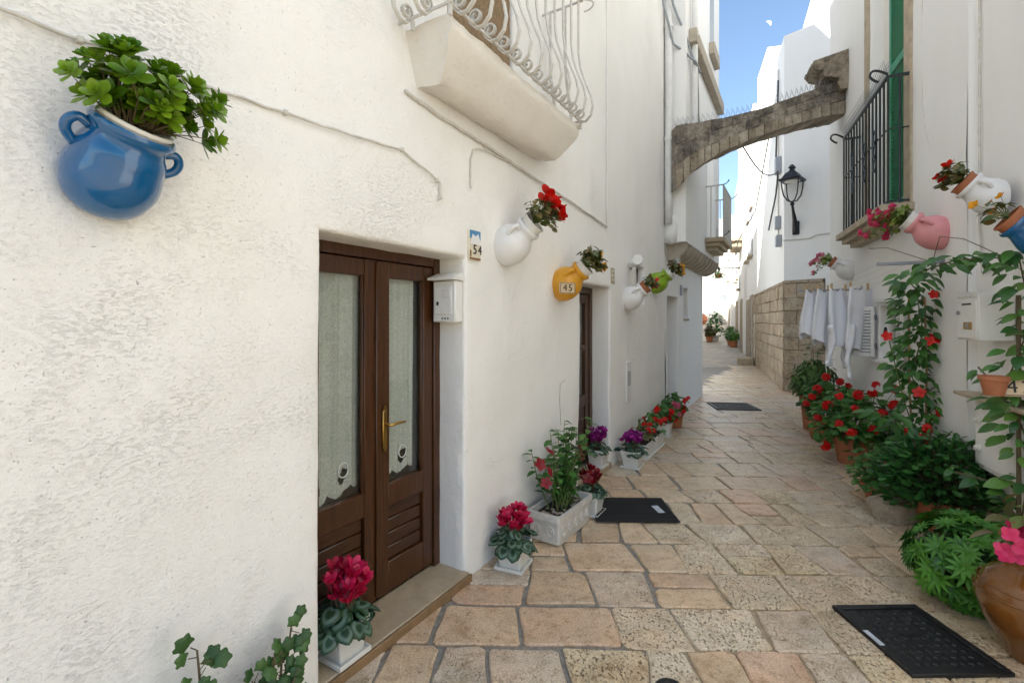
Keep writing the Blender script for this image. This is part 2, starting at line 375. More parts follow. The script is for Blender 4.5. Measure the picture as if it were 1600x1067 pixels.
def smooth_path(pts, k=4):
    P = [Vector(p) for p in pts]; out = []
    for i in range(len(P) - 1):
        a, b, c, d = P[max(0, i - 1)], P[i], P[i + 1], P[min(len(P) - 1, i + 2)]
        for j in range(k):
            t = j / k; out.append(.5 * ((2 * b) + (c - a) * t + (2 * a - 5 * b + 4 * c - d) * t * t + (3 * b - a - 3 * c + d) * t ** 3))
    return out + [P[-1]]
def place(name, me, parent=None, loc=None, kind=None, matrix=None):
    o = bpy.data.objects.new(name, me); COL.objects.link(o)
    if parent is not None: o.parent = parent
    if matrix is not None: o.matrix_basis = matrix
    elif loc is not None: o.location = loc
    if kind: o['kind'] = kind
    return o
def thing(name, label, cat, matrix=None, group=None):
    o = bpy.data.objects.new(name, None); COL.objects.link(o); o.empty_display_size = .1
    if matrix is not None: o.matrix_basis = matrix
    return tag(o, label, cat, group)
def tag(o, label, cat=None, group=None, kind=None):
    o['label'] = label
    if cat: o['category'] = cat
    if group: o['group'] = group
    if kind: o['kind'] = kind
    return o
def T(x, y, z): return Matrix.Translation((x, y, z))
def Rz(a): return Matrix.Rotation(a, 4, 'Z')
def text(name, body, size, mat, parent, matrix, ext=.0012):
    for i, ch in enumerate(body):
        c = bpy.data.curves.new(name, 'FONT'); c.body = ch; c.size = size; c.extrude = ext; c.align_x = 'CENTER'; c.align_y = 'CENTER'
        tmp = bpy.data.objects.new('tmp', c); me = bpy.data.meshes.new_from_object(tmp); bpy.data.objects.remove(tmp); me.materials.clear(); me.materials.append(mat)
        place(name, me, parent, matrix=matrix @ T((i - (len(body) - 1) / 2) * size * .62, 0, 0))
FRONT = Matrix.Rotation(R(90), 4, 'X')           # a text's own plane turned to face -y

# a wall frame: x to the right as one faces the wall, y into the wall, z up
class Frame:
    def __init__(s, o, d):
        s.o = Vector((o[0], o[1], 0)); s.d = Vector((d[0], d[1], 0)).normalized(); s.inn = Vector((-s.d.y, s.d.x, 0))
        m = Matrix.Identity(4)
        for i, a in enumerate((s.d, s.inn, Vector((0, 0, 1)))): m.col[i][:3] = a
        m.col[3][:3] = s.o; s.M = m
    def at(s, u, h, out=0): return s.M @ T(u, -out, h)
    def pt(s, u, h, out=0): return s.M @ Vector((u, -out, h))
LW = Frame((-.29, 2.92), (.5195, .8545))          # left-hand houses
RW = Frame((5.37, 8.0), (-.3966, -.918))          # right-hand house

def ground_h(y): return 0.0 if y < 12 else .00214 * (y - 12) ** 2

def wall_mesh(u0, u1, h0, h1, holes, step, amp, r=.02, seed=0, edge=None, hole_amp=.004):
    """plaster wall with rounded openings; holes = (ua, ub, ha, hb, depth)"""
    us = {u0, u1}; hs = {h0, h1}
    for a, b, c, d, _ in holes: us |= {a - r, b + r}; hs |= {c - r, d + r}
    def fill(s):
        s = sorted(s); o = []
        for a, b in zip(s, s[1:]):
            k = max(1, round((b - a) / step)); o += [a + (b - a) * i / k for i in range(k)]
        return o + [s[-1]]
    us = fill(us); hs = fill(hs); mb = MB(); idx = {}
    def disp(u, h):
        return amp * (1.3 * noise.noise((u * .8 + seed, h * .8, seed)) + .55 * noise.noise((u * 3.1, h * 3.1 + seed, 3.3)) + .25 * noise.noise((u * 9, h * 9, seed)))
    def vid(i, j):
        if (i, j) not in idx:
            idx[i, j] = len(mb.v); mb.v.append((us[i], disp(us[i], hs[j]), hs[j]))
        return idx[i, j]
    eps = 1e-6
    for i in range(len(us) - 1):
        for j in range(len(hs) - 1):
            um = (us[i] + us[i + 1]) / 2; hm = (hs[j] + hs[j + 1]) / 2
            if any(a - r < um < b + r and c - r < hm < d + r for a, b, c, d, _ in holes): continue
            mb.f.append((vid(i, j), vid(i + 1, j), vid(i + 1, j + 1), vid(i, j + 1)))
    for a, b, c, d, dep in holes:
        A, B, Cc, Dd = a - r, b + r, c - r, d + r
        iu = [i for i, u in enumerate(us) if A - eps <= u <= B + eps]; jh = [j for j, h in enumerate(hs) if Cc - eps <= h <= Dd + eps]
        loop = [(i, jh[0]) for i in iu] + [(iu[-1], j) for j in jh[1:]] + [(i, jh[-1]) for i in iu[-2::-1]] + [(iu[0], j) for j in jh[-2:0:-1]]
        prev = [vid(i, j) for i, j in loop]
        prof = [(r * math.sin(t), r * (1 - math.cos(t))) for t in (R(30), R(60), R(90))] + [(r, r + (dep - r) * k / 4) for k in range(1, 5)]
        for q, (ins, dy) in enumerate(prof):
            cur = []
            for i, j in loop:
                x = A + ins + (us[i] - A) * (B - A - 2 * ins) / (B - A); z = Cc + ins + (hs[j] - Cc) * (Dd - Cc - 2 * ins) / (Dd - Cc)
                k = disp(us[i], hs[j]) * max(0, 1 - q / 3)
                w = hole_amp * noise.noise((us[i] * 7 + q, hs[j] * 7, 1.7))
                cur.append(len(mb.v)); mb.v.append((x + (w if A + eps < us[i] < B - eps or True else 0), dy + k, z + w))
            m = len(loop)
            for k in range(m): mb.f.append((prev[k], prev[(k + 1) % m], cur[(k + 1) % m], cur[k]))
            prev = cur
    return mb

# ------------------------------------------------------------------ ground and paving
gm = MB(); ys = [-30, -5, 0, 6, 12] + [12 + 1.5 * i for i in range(1, 21)] + [60, 300, 2000]
for y in ys:
    z = ground_h(min(y, 44)) - .012
    gm.v += [(-2000 if abs(y) > 50 else -400, y, z), (2000 if abs(y) > 50 else 400, y, z)]
for i in range(len(ys) - 1): gm.f.append((2 * i, 2 * i + 1, 2 * i + 3, 2 * i + 2))
ground = gm.build('ground', M['ground'], smooth=True); tag(ground, 'alley ground with sandy joints and pale far paving', kind='structure')
def x_left(y): return -.29 + .608 * (y - 2.92)
def x_right(y):
    if y < 8: return 5.37 + .432 * (y - 8) + .1
    if y < 10.6: return 6.35
    return 6.09 + .397 * (y - 10.6) + .05
pave = bpy.data.objects.new('paving', None); COL.objects.link(pave); pave['kind'] = 'structure'; pave['label'] = 'worn limestone flagstones paving the alley floor'
def paving_stone(q, near_left):
    """q: four ground corners, counter-clockwise"""
    cx = sum(p[0] for p in q) / 4; cy = sum(p[1] for p in q) / 4; pr = random.Random(int(cx * 1e4) ^ int(cy * 1e4))
    out = []
    for i in range(4):
        a = Vector(q[i]) - Vector((cx, cy)); b = Vector(q[(i + 1) % 4]) - Vector((cx, cy)); pv = Vector(q[i - 1]) - Vector((cx, cy))
        cr = pr.choice((.005, .008, .012, .018, .03))
        for e in (pv, b):
            d = (e - a); out.append(a + d.normalized() * min(cr, d.length * .3))
        for t in (.35, .68): out.append(a.lerp(b, t) + Vector((pr.uniform(-.007, .007), pr.uniform(-.007, .007))))
    n = len(out); mb = MB(); tx, ty = pr.uniform(-.008, .008), pr.uniform(-.008, .008); dz = pr.uniform(-.003, .004)
    for s, z in ((1.0, -.04), (1.0, -.006), (.0, 0.0)):
        for p in out:
            k = p.length; pp = p if s else p * max(.0, 1 - .009 / k)
            mb.v.append((pp.x, pp.y, z + dz + tx * pp.x + ty * pp.y))
    for l in (0, 1):
        for i in range(n): mb.f.append((l * n + i, l * n + (i + 1) % n, (l + 1) * n + (i + 1) % n, (l + 1) * n + i))
    mb.f.append(tuple(2 * n + i for i in range(n)))
    if near_left and cy < 5: mt = M['pave_smooth'] if pr.random() < .72 else M['pave_grey']
    else: mt = pr.choices([M['pave_pitted'], M['pave_grey'], M['pave_smooth']], [.56, .26, .18])[0]
    mb.build('flagstone', mt, pave, smooth=False, loc=(cx, cy, ground_h(cy)))
y = .55; row = 0; prng = random.Random(21)
while y < 16:
    d = prng.uniform(.32, .47) if y < 8 else prng.uniform(.4, .6)
    x = x_left(y) - .75 - prng.uniform(0, .3); xr = max(x_right(y), x_right(y + d)); lean = prng.uniform(-.05, .05); cut = x
    while x < xr:
        near_left = x + .2 < x_left(y) + 1.3 + .2 * math.sin(y * 3); w = prng.uniform(.24, .5) if near_left else prng.uniform(.17, .42)
        g = (.021 if near_left and y < 4.6 else .011) / 2
        l2 = prng.uniform(-.06, .06)
        sk = -.03 * (x - 1)
        parts = [(y, y + d)]
        if prng.random() < .25 and d > .36: mid = y + d * prng.uniform(.4, .6); parts = [(y, mid), (mid, y + d)]
        for ya, yb in parts:
            ja = [prng.uniform(-.012, .012) for _ in range(8)]
            la = lean + (l2 - lean) * 0
            q = [(x + g + ja[0] + lean * (ya - y) / d, ya + g + sk + ja[1]), (x + w - g + ja[2] + l2 * (ya - y) / d, ya + g + sk - .03 * w + ja[3]),
                 (x + w - g + ja[4] + l2 * (yb - y) / d, yb - g + sk - .03 * w + ja[5]), (x + g + ja[6] + lean * (yb - y) / d, yb - g + sk + ja[7])]
            if q[1][0] > x_left(y) - .12: paving_stone(q, near_left)
        x += w; lean = l2
    y += d; row += 1

# ------------------------------------------------------------------ the left-hand house with its two doors and balcony
D1 = (-1.03, 0.0, -.1, 1.985, .26); D2 = (1.77, 2.6, -.1, 1.95, .26); W1 = (3.57, 3.90, 1.82, 2.28, .2); BD = (-.165, .584, 3.12, 5.3, .16)
left_house = thing('balcony_house', 'white lime-washed house with dark wooden double door and iron balcony', 'house', LW.M)
wall_mesh(-4.6, 5.08, -.3, 6.2, [D1, D2, W1, BD], .06, .012, .022, 2.0).build('wall', M['stucco'], left_house, smooth=True)
MB().box((-4.6, 0.004, 6.2), (5.08, .5, 10.2)).build('upper_wall', M['stucco_far'], left_house)  # out of view; height chosen so the house shades the alley
MB().box((-4.6, .9, -.2), (5.08, 7, 10.2)).box((-4.6, .03, 10.1), (5.08, 7.2, 10.3)).box((5.0, .03, -.2), (5.075, 1, 10.2)).box((-4.6, .03, -.2), (-4.55, 1, 10.2)).build('inner_wall', M['interior'], left_house)  # unseen room shell; roof and end caps added to stop light leaks
MB().box((-1.05, -.03, -.05), (.012, .24, .050), .006).build('threshold', M['threshold'], left_house)
MB().box((-1.05, -.048, -.05), (.014, -.032, .046), .004).build('threshold_edge', M['threshold_edge'], left_house)
MB().box((1.76, -.02, -.05), (2.61, .24, .06), .006).build('doorstep', M['threshold'], left_house)

def double_door(u0, u1, h0, h1, y, parent, curtains):
    fr = MB(); fw = .055
    fr.box((u0 - .01, y, h0), (u0 + fw, y + .07, h1 + .02), .004).box((u1 - fw, y, h0), (u1 + .01, y + .07, h1 + .02), .004).box((u0 + fw + .001, y, h1 - fw), (u1 - fw - .001, y + .07, h1 + .02), .004)
    fr.build('door_frame', M['door_wood'], parent)
    mid = (u0 + u1) / 2
    for side in (0, 1):
        a = u0 + fw + .003 if side == 0 else mid + .002; b = mid - .002 if side == 0 else u1 - fw - .003
        st = .085; z0 = h0 + .02; z1 = h1 - fw - .004; rail = h0 + .50; yb = y + .012; ye = y + .058
        lf = MB()
        lf.box((a, yb, z0), (a + st, ye, z1), .004).box((b - st, yb, z0), (b, ye, z1), .004)
        for za, zb in ((z1 - .09, z1 - .001), (rail, rail + .13), (z0 + .001, z0 + .17)): lf.box((a + st - .001, yb + .002, za), (b - st + .001, ye - .002, zb), .004)
        leaf = lf.build('door_leaf', M['door_wood'], parent)
        if side == 1: MB().box((a - .018, yb - .014, z0 + .02), (a + .022, yb - .001, z1 - .01), .005).build('cover_strip', M['door_wood'], leaf)
        zz = z0 + .17; k = 0; ph = (rail - zz) / 4
        for k in range(4): MB().box((a + st + .001, yb + .020, zz + ph * k + .002), (b - st - .001, ye - .006, zz + ph * (k + 1) - .003), .006).build('slat', M['slat_wood'], leaf)
        MB().box((a + st - .002, yb + .024, rail + .128), (b - st + .002, yb + .029, z1 - .088)).build('pane', M['glass'], leaf, smooth=False)
        for za, zb, xa, xb in ((rail + .13, z1 - .09, a + st, a + st + .012), (rail + .13, z1 - .09, b - st - .012, b - st)): MB().box((xa, yb + .006, za), (xb, yb + .022, zb), .003).build('glazing_bead', M['door_wood'], leaf)
        if curtains:
            cw0, cw1, ct, cb = a + st - .02, b - st + .02 - (.04 if side == 1 else 0), z1 - .07, rail + .20
            nu, nv = 46, 120; mb = MB()
            for j in range(nv + 1):
                for i in range(nu + 1):
                    s_ = i / nu; t_ = j / nv; x = cw0 + (cw1 - cw0) * s_
                    bot = cb - .045 * abs(math.sin(s_ * math.pi * 2.5)) ** .6 - .06 * (1 - s_) * (1 if side == 0 else .6)
                    mb.v.append((x, ye + .022 + .009 * math.sin(s_ * 21 + side) + .005 * math.sin(s_ * 43 + t_ * 2), ct + (bot - ct) * t_))
            for j in range(nv):
                for i in range(nu):
                    s_ = (i + .5) / nu; t_ = (j + .5) / nv
                    if any(((s_ - cx) * (cw1 - cw0) / .028) ** 2 + ((t_ - .925) * (ct - cb) / .036) ** 2 < 1 for cx in (.14, .68)): continue
                    mb.f.append((j * (nu + 1) + i, j * (nu + 1) + i + 1, (j + 1) * (nu + 1) + i + 1, (j + 1) * (nu + 1) + i))
            c = mb.build('lace_curtain', M['lace'], None, smooth=True); c.matrix_basis = LW.M
            tag(c, ['scalloped linen lace curtain behind the hinge-side door pane without the handle', 'scalloped linen lace curtain behind the door pane beside the brass handle'][side], 'curtain', 'lace curtains in the double door')
            for cx in (.14, .68):
                rings = MB()
                x = cw0 + (cw1 - cw0) * cx; z = ct + (cb - .02 - ct) * .925
                rings.tube([(x + .031 * math.cos(t), ye + .018, z + .038 * math.sin(t)) for t in [i * math.pi / 10 for i in range(21)]], .0035, 5)
                rings.build('embroidered_eyelet', M['cotton'], c)
        if side == 1:
            hb = MB(); hx = a + .035; hz = h0 + .95
            hb.box((hx - .016, yb - .026, hz - .10), (hx + .016, yb - .0145, hz + .10), .004).prism([(hx - .016, hz + .1), (hx + .016, hz + .1), (hx + .011, hz + .118), (hx, hz + .132), (hx - .011, hz + .118)], yb - .024, yb - .0145).prism([(hx - .016, hz - .1), (hx, hz - .132), (hx + .016, hz - .1)], yb - .024, yb - .0145)
            h_ = hb.build('handle_plate', M['brass'], leaf)
            MB().tube([(hx, yb - .02, hz + .025), (hx, yb - .06, hz + .025), (hx + .012, yb - .068, hz + .025), (hx + .06, yb - .068, hz + .028), (hx + .115, yb - .064, hz + .024)], [.010, .008, .008, .008, .006], 10).build('lever_handle', M['brass'], leaf)
double_door(-1.03, 0.0, .051, 1.985, .20, left_house, True)
# second door, mostly hidden in its recess
fr = MB().box((1.76, .20, .06), (1.83, .27, 1.97), .004).box((2.53, .20, .06), (2.61, .27, 1.97), .004).box((1.831, .20, 1.88), (2.529, .27, 1.97), .004)
fr.build('door_frame', M['door_wood'], left_house)
lf = MB().box((1.835, .212, .08), (1.93, .258, 1.876), .004).box((2.43, .212, .08), (2.526, .258, 1.876), .004)
for a, b in ((.081, .25), (.68, .80), (1.28, 1.33), (1.78, 1.875)): lf.box((1.929, .214, a), (2.431, .256, b), .004)
dl = lf.build('door_leaf', M['door_wood'], left_house)
for a, b in ((.80, 1.28), (1.33, 1.78)): MB().box((1.93, .232, a), (2.43, .238, b)).build('pane', M['glass'], dl, smooth=False)
MB().box((1.93, .225, .25), (2.43, .245, .68), .006).build('door_panel', M['slat_wood'], dl)
# small window
wf = MB().box((3.56, .12, 1.81), (3.60, .17, 2.29), .003).box((3.87, .12, 1.81), (3.91, .17, 2.29), .003).box((3.601, .12, 2.25), (3.869, .17, 2.29), .003).box((3.601, .12, 1.81), (3.869, .17, 1.85), .003)
wf = wf.build('window_frame', M['door_wood'], left_house)
MB().box((3.6, .14, 1.85), (3.87, .146, 2.25)).build('pane', M['glass'], wf, smooth=False)
for i in range(3): MB().tube([(3.64 + i * .09, .06, 1.83), (3.64 + i * .09, .06, 2.27)], .006, 6).build('window_bar', M['iron'], wf)

# balcony
sb = MB(); n_u = 48; us_ = [-.52 + (1.05 + .52) * i / n_u for i in range(n_u + 1)]
prof = [(0, 2.85), (.10, 2.835), (.17, 2.845), (.24, 2.93), (.30, 3.02), (.305, 3.06), (.295, 3.10), (.15, 3.108), (0, 3.11)]
prof = [(p.x, p.y) for p in smooth_path([(a_, b_, 0) for a_, b_ in prof], 3)]
for i, u in enumerate(us_):
    for y_, z_ in prof:
        e = max(0, (3.0 - z_) / .15) if z_ < 3.0 else 0
        uu = (-.52 + .09 * e) + (1.57 - .18 * e) * i / n_u
        w_ = .014 * noise.noise((u * 4, y_ * 9, z_ * 9)) + .009 * noise.noise((u * 14, y_ * 20, z_ * 20))
        sb.v.append((uu, -y_ - w_, z_ + w_))
K = len(prof)
for i in range(n_u):
    for k in range(K - 1): sb.f.append((i * K + k, (i + 1) * K + k, (i + 1) * K + k + 1, i * K + k + 1))
for base in (0, n_u * K):
    ctr = sum((Vector(sb.v[base + k]) for k in range(K)), Vector()) / K; ci = len(sb.v); sb.v.append(tuple(ctr))
    for k in range(K): sb.f.append((base + k, base + (k + 1) % K, ci))
balcony = sb.build('balcony_slab', M['slab_stone'], left_house, smooth='auto')
def flat_bar(pts, w, t):
    """flat iron: w across (along u), t thick"""
    mb = MB(); m = len(pts); 
    for i, p in enumerate(pts):
        p = Vector(p); d = (Vector(pts[min(i + 1, m - 1)]) - Vector(pts[max(i - 1, 0)])).normalized(); nn = Vector((1, 0, 0)).cross(d)
        nn = nn.normalized() if nn.length > 1e-5 else Vector((0, 1, 0))
        for a, b in ((-1, -1), (1, -1), (1, 1), (-1, 1)): mb.v.append(tuple(p + Vector((1, 0, 0)) * a * w / 2 + nn * b * t / 2))
    for i in range(m - 1):
        for k in range(4): mb.f.append((i * 4 + k, i * 4 + (k + 1) % 4, i * 4 + 4 + (k + 1) % 4, i * 4 + 4 + k))
    mb.f.append((0, 1, 2, 3)); mb.f.append(tuple(4 * (m - 1) + k for k in range(4)))
    return mb
def belly_profile():
    pts = [(0, -.33, 4.04), (0, -.33, 3.62), (0, -.345, 3.50), (0, -.385, 3.38), (0, -.43, 3.27), (0, -.445, 3.19), (0, -.43, 3.125), (0, -.39, 3.088), (0, -.345, 3.09), (0, -.315, 3.12)]
    c = Vector((0, -.345, 3.148)); a0 = math.atan2(3.12 - c.z, -.315 - c.y); 
    for i in range(1, 17):
        t = a0 + i * R(30); r = .041 * (1 - i / 24); pts.append((0, c.y + r * math.cos(t), c.z + r * math.sin(t)))
    return pts
bal_me = flat_bar(belly_profile(), .022, .009).mesh('baluster', M['white_iron'])
for i in range(12): place('baluster', bal_me, balcony, loc=(-.50 + i * .135, 0, .004))
for a, b in (((-.56, -.342, 3.112), (1.02, -.328, 3.124)), ((-.56, -.352, 4.03), (1.02, -.318, 4.045)), ((-.572, -.35, 3.112), (-.56, 0, 3.126)), ((1.02, -.35, 3.112), (1.034, 0, 3.126)), ((-.572, -.35, 4.03), (-.56, 0, 4.045)), ((1.02, -.35, 4.03), (1.034, 0, 4.045))):
    MB().box(a, b, .002).build('rail', M['white_iron'], balcony)
for u in (-.56, 1.02):
    for yy in (-.34, -.1): MB().box((u - .008, yy, 3.06), (u + .010, yy + .015, 3.112)).build('rail_foot', M['white_iron'], balcony)
side_me = None
for u in (-.566, 1.027):
    for yy in (-.07, -.2):
        pts = [Vector((p[1] + .33 + 0, 0, p[2])) for p in belly_profile()]
        mb = MB(); sgn = 1 if u < 0 else -1
        mb = flat_bar([(0, p[1], p[2]) for p in belly_profile()], .018, .006)
        rot = Matrix.Translation((u, yy, 0)) @ Matrix.Rotation(R(-90 * sgn), 4, 'Z') @ Matrix.Translation((0, .33, .004))
        place('side_baluster', bal_me, balcony, matrix=rot)
MB().tube([(1.03 + .03 * math.sin(t) * (1 - t / 9), -.36 - .045 * (1 - math.cos(t)) * (1 - t / 14), 3.98 + .03 * t / 2 - .03) for t in [i * .5 for i in range(13)]], .006, 6).build('scroll', M['white_iron'], balcony)
st = MB()
for i in range(46):
    u = -.155 + i * .0161
    st.tube([(u + .002 * math.sin(j * 2.1 + i), .035 + .002 * math.cos(j * 3 + i), 3.12 + j * .05) for j in range(44)], [.0062 + .0018 * (j % 2) for j in range(44)], 5, cap=False)
rc = st.build('rope_curtain', M['reed'], None, smooth=True); rc.matrix_basis = LW.M; tag(rc, 'straw rope strand curtain hanging in the balcony doorway', 'curtain')
MB().box((-.2, .158, 3.0), (.62, .2, 5.4)).build('balcony_door', M['door_wood'], left_house)

# mailbox on the door jamb (faces -u); frame: x into... built in a frame facing the camera
JF = Frame(LW.pt(0, 0)[:2], tuple((-LW.inn)[:2]))    # facing the jamb: right = towards the alley
mb_ = thing('mailbox', 'small white enamel letterbox mounted on the jamb of the double door', 'mailbox', JF.M @ T(-.095, -.012, 1.585))
bx = MB().box((-.088, -.075, 0), (.088, .0, .255), .008).build('body', M['white_metal'], mb_)
MB().prism([(-.098, .258), (.098, .258), (.098, .272), (-.098, .272)], -.115, .0).add([(-.098, -.115, .262), (.098, -.115, .262), (.098, -.02, .305), (-.098, -.02, .305), (-.098, 0, .272), (.098, 0, .272), (.098, -.115, .272), (-.098, -.115, .272)], [(7, 6, 2, 3), (3, 2, 5, 4), (0, 3, 4), (1, 5, 2), (0, 7, 3), (1, 2, 6)]).build('lid', M['white_metal'], mb_)
MB().box((-.07, -.081, .05), (.062, -.0745, .225), .005).build('door_panel', M['white_metal'], mb_)
MB().box((-.005, -.084, .15), (.052, -.0805, .2), .002).build('name_plate', M['white_plastic'], mb_)
MB().box((-.052, -.085, .105), (-.036, -.0805, .127), .001).build('lock', M['ink'], mb_)
for i in range(3): MB().lathe([(.0055, 0), (.0055, .003)], 10, T(-.012 + i * .022, -.0745, .024) @ Matrix.Rotation(R(90), 4, 'X')).build('peep_hole', M['ink'], mb_)
# tile number 54
tl = thing('number_tile', 'painted ceramic house number tile with blue sky reading 54', 'tile', LW.at(.085, 1.975, .016))
MB().box((-.062, 0, 0), (.062, .03, .19), .003).build('tile_body', M['tile'], tl)
MB().box((-.058, -.0015, .135), (.058, .0005, .186)).build('painted_sky', M['sky_ink'], tl)
MB().add([(-.056, -.0025, .10), (-.03, -.0025, .165), (0, -.0025, .15), (.03, -.0025, .17), (.056, -.0025, .12), (.056, -.0025, .10)], [(0, 1, 2, 3, 4, 5)]).build('painted_houses', M['white_glaze'], tl, smooth=False)
MB().box((-.056, -.0025, .022), (-.042, -.0005, .06)).build('painted_door', M['brown_ink'], tl); MB().box((-.058, -.002, .004), (.058, -.0005, .016)).build('painted_street', M['brown_ink'], tl)
text('numeral', '54', .085, M['ink'], tl, T(.022, -.003, .065) @ FRONT)
# cables and fittings on the left wall
def wall_line(name, label, pts, r, mat, frame=LW, clip=True, cat='cable'):
    t = thing(name, label, cat, frame.M)
    P = []
    for i in range(len(pts) - 1):
        for k in range(6):
            s = k / 6; P.append(tuple(pts[i][j] + (pts[i + 1][j] - pts[i][j]) * s for j in range(3)))
    P.append(pts[-1])
    P = [(p[0], -p[2] + .002 * math.sin(p[0] * 23), p[1] + .003 * math.sin(p[0] * 31)) for p in P]
    MB().tube(P, r, 6).build('conductor', mat, t, smooth=True)
    if clip:
        for p in P[3::9]: MB().box((p[0] - .008, p[1] - .009, p[2] - .01), (p[0] + .008, .012, p[2] + .01), .003).build('clip', mat, t)
    return t
wall_line('wall_cable', 'thin painted cable sagging across rough wall above blue jug', [(-2.3, 2.35, .012), (-1.99, 2.395, .012), (-1.83, 2.40, .012), (-1.45, 2.41, .012), (-.95, 2.44, .012), (-.55, 2.475, .012), (-.30, 2.40, .012), (-.25, 2.385, .014), (-.25, 2.30, .016)], .0055, M['cable'])
wall_line('wall_cable', 'thick plastered cable running under the balcony slab', [(-.53, 2.79, .014), (-.3, 2.76, .014), (.2, 2.74, .014), (.8, 2.70, .014), (1.5, 2.66, .014), (2.35, 2.60, .014), (2.48, 2.585, .014)], .009, M['cable'])
wall_line('wall_cable', 'short looped wire hanging below the balcony slab', [(.05, 2.42, .01), (.05, 2.60, .01), (.08, 2.67, .01), (.14, 2.70, .01), (.28, 2.71, .01), (.5, 2.71, .01)], .005, M['cable'], clip=False)
wall_line('wall_cable', 'painted wire running straight down the wall to the cable end', [(2.49, 6.1, .01), (2.48, 4.2, .01), (2.48, 2.6, .01)], .006, M['pipe'], clip=False)
ve = thing('vent_elbow', 'cream plastic flue pipe elbow sticking out past the second doorway', 'pipe', LW.at(3.15, 2.28, 0))
MB().tube([(.12, .03, 0), (.10, -.07, 0), (.06, -.12, .0), (-.02, -.15, .005), (-.1, -.17, .01)], .05, 16).build('elbow', M['white_plastic'], ve)
MB().tube([(-.085, -.168, .01), (-.125, -.178, .012)], .058, 16).build('collar', M['white_plastic'], ve)
MB().box((.15, -.02, -.07), (.19, .02, -.02), .003).build('bracket', M['grey_box'], ve)
pl = thing('wall_tile', 'small weathered relief tile above the second doorway', 'tile', LW.at(2.68, 2.0, .012))
MB().box((-.055, 0, 0), (.055, .03, .17), .004).build('tile_body', M['pale_stone'], pl)
for i in range(6): MB().lathe([(.018, 0), (.014, .006), (.004, .009)], 8, T(-.025 + .05 * (i % 2), -.001, .035 + .05 * (i // 2)) @ Matrix.Rotation(R(90), 4, 'X')).build('relief_boss', M['white_iron'], pl)
vg = thing('vent_grille', 'white slotted vent cover low on wall beside second doorway', 'vent', LW.at(3.24, .62, .01))
MB().box((-.075, -.004, 0), (.075, .02, .48), .004).build('cover', M['white_plastic'], vg)
for i in range(8): MB().box((-.05, -.012, .20 + i * .022), (.05, -.0045, .208 + i * .022)).build('slot_fin', M['grey_box'], vg)
for i, (u, r, lab) in enumerate(((5.0, .055, 'thick whitewashed drain pipe at the seam beside the corbelled house'), (5.2, .05, 'middle whitewashed drain pipe ending in a plastered lump'), (5.42, .045, 'slim whitewashed drain pipe bending behind the stone arch'))):
    t = thing('drain_pipe', lab, 'pipe', LW.M)
    o_ = .07 if i < 2 else .33
    bot = (3.05, 3.2, 2.2)[i]
    P = [(u, -o_, 9)] + [(u + .01 * math.sin(k * 1.7), -o_ - .005 * math.sin(k), 9 - k * (9 - bot) / 12) for k in range(1, 12)] + [(u, -o_, bot)]
    if i == 2: P = [(u, -.37, 9), (u, -.37, 6.1), (u, -.37, 4.4), (u - .02, -.36, 4.2), (u - .14, -.2, 3.7), (u - .16, -.16, 3.5), (u - .16, -.14, 2.45)]
    MB().tube(P, r, 12).build('pipe', M['pipe'], t, smooth=True)
    for h in (4.3, 6.0): MB().lathe([(r + .012, 0), (r + .012, .05)], 14, T(u, -(o_ if i < 2 else .37), h)).build('collar', M['pipe'], t)
lump = MB(); lump.lathe([(.02, -.2), (.09, -.17), (.115, -.05), (.10, .08), (.07, .2), (.02, .24)], 14, T(5.1, -.08, 2.95))
lump.v = [(x + .03 * noise.noise((x * 9, y_ * 9, z * 9)), y_ + .02 * noise.noise((z * 8, x * 8, 1)), z) for x, y_, z in lump.v]
o_ = lump.build('plaster_lump', M['pipe'], None, smooth=True); o_.matrix_basis = LW.M; tag(o_, 'lumpy whitewashed plaster box below the drain pipes', 'plaster lump')
for i, pts in enumerate(([(4.3, 7.1, .05), (4.75, 6.2, .06), (5.0, 5.75, .14), (5.3, 5.55, .4), (5.6, 5.5, .42)], [(4.6, 7.0, .05), (4.95, 6.3, .15), (5.2, 5.85, .3), (5.45, 5.45, .4), (5.9, 4.9, .34), (6.5, 4.7, .32)])):
    wall_line('hanging_cable', ['grey power cable drooping over the drain pipes', 'second grey cable trailing from pipes along upper storey'][i], pts, .018, M['grey_box'], clip=False)

# ------------------------------------------------------------------ second left house with corbelled upper storey
h2 = thing('corbelled_house', 'white house with overhanging upper storey on rounded stone corbels', 'house', LW.M)
wm = wall_mesh(5.085, 8.3, -.3, 2.8, [(5.22, 5.98, -.1, 1.98, .3), (6.42, 6.80, 1.63, 2.17, .18)], .12, .012, .02, 5.0)
wm.build('wall', M['stucco_far'], h2, smooth=True)
cm = MB(); N_ = 9
for k in range(N_ + 1):
    a = R(90) * k / N_; 
    for z in (-.3, .0, 1.2, 2.8): cm.v.append((8.3 + .5 * math.sin(a), .5 * (1 - math.cos(a)), z))
for k in range(N_):
    for j in range(3): cm.f.append((k * 4 + j, k * 4 + 4 + j, k * 4 + 5 + j, k * 4 + 1 + j))
o = len(cm.v); cm.v += [(8.8, .5, -.3), (8.8, 5, -.3), (8.8, 5, 2.8), (8.8, .5, 2.8)]; cm.f.append((o, o + 1, o + 2, o + 3))
cm.build('rounded_corner', M['stucco_far'], h2, smooth=True)
MB().box((5.085, -.30, 2.78), (8.52, 5, 10.6)).build('upper_storey', M['stucco_far'], h2)
MB().box((5.2, .29, -.1), (6.0, .33, 2.0), .0).build('door', M['grey_box'], h2)
MB().box((6.4, .17, 1.6), (6.82, .2, 2.2)).build('slit_window', M['interior'], h2)
MB().box((6.39, -.025, 1.585), (6.83, .05, 1.625), .004).build('window_sill', M['pale_stone'], h2)
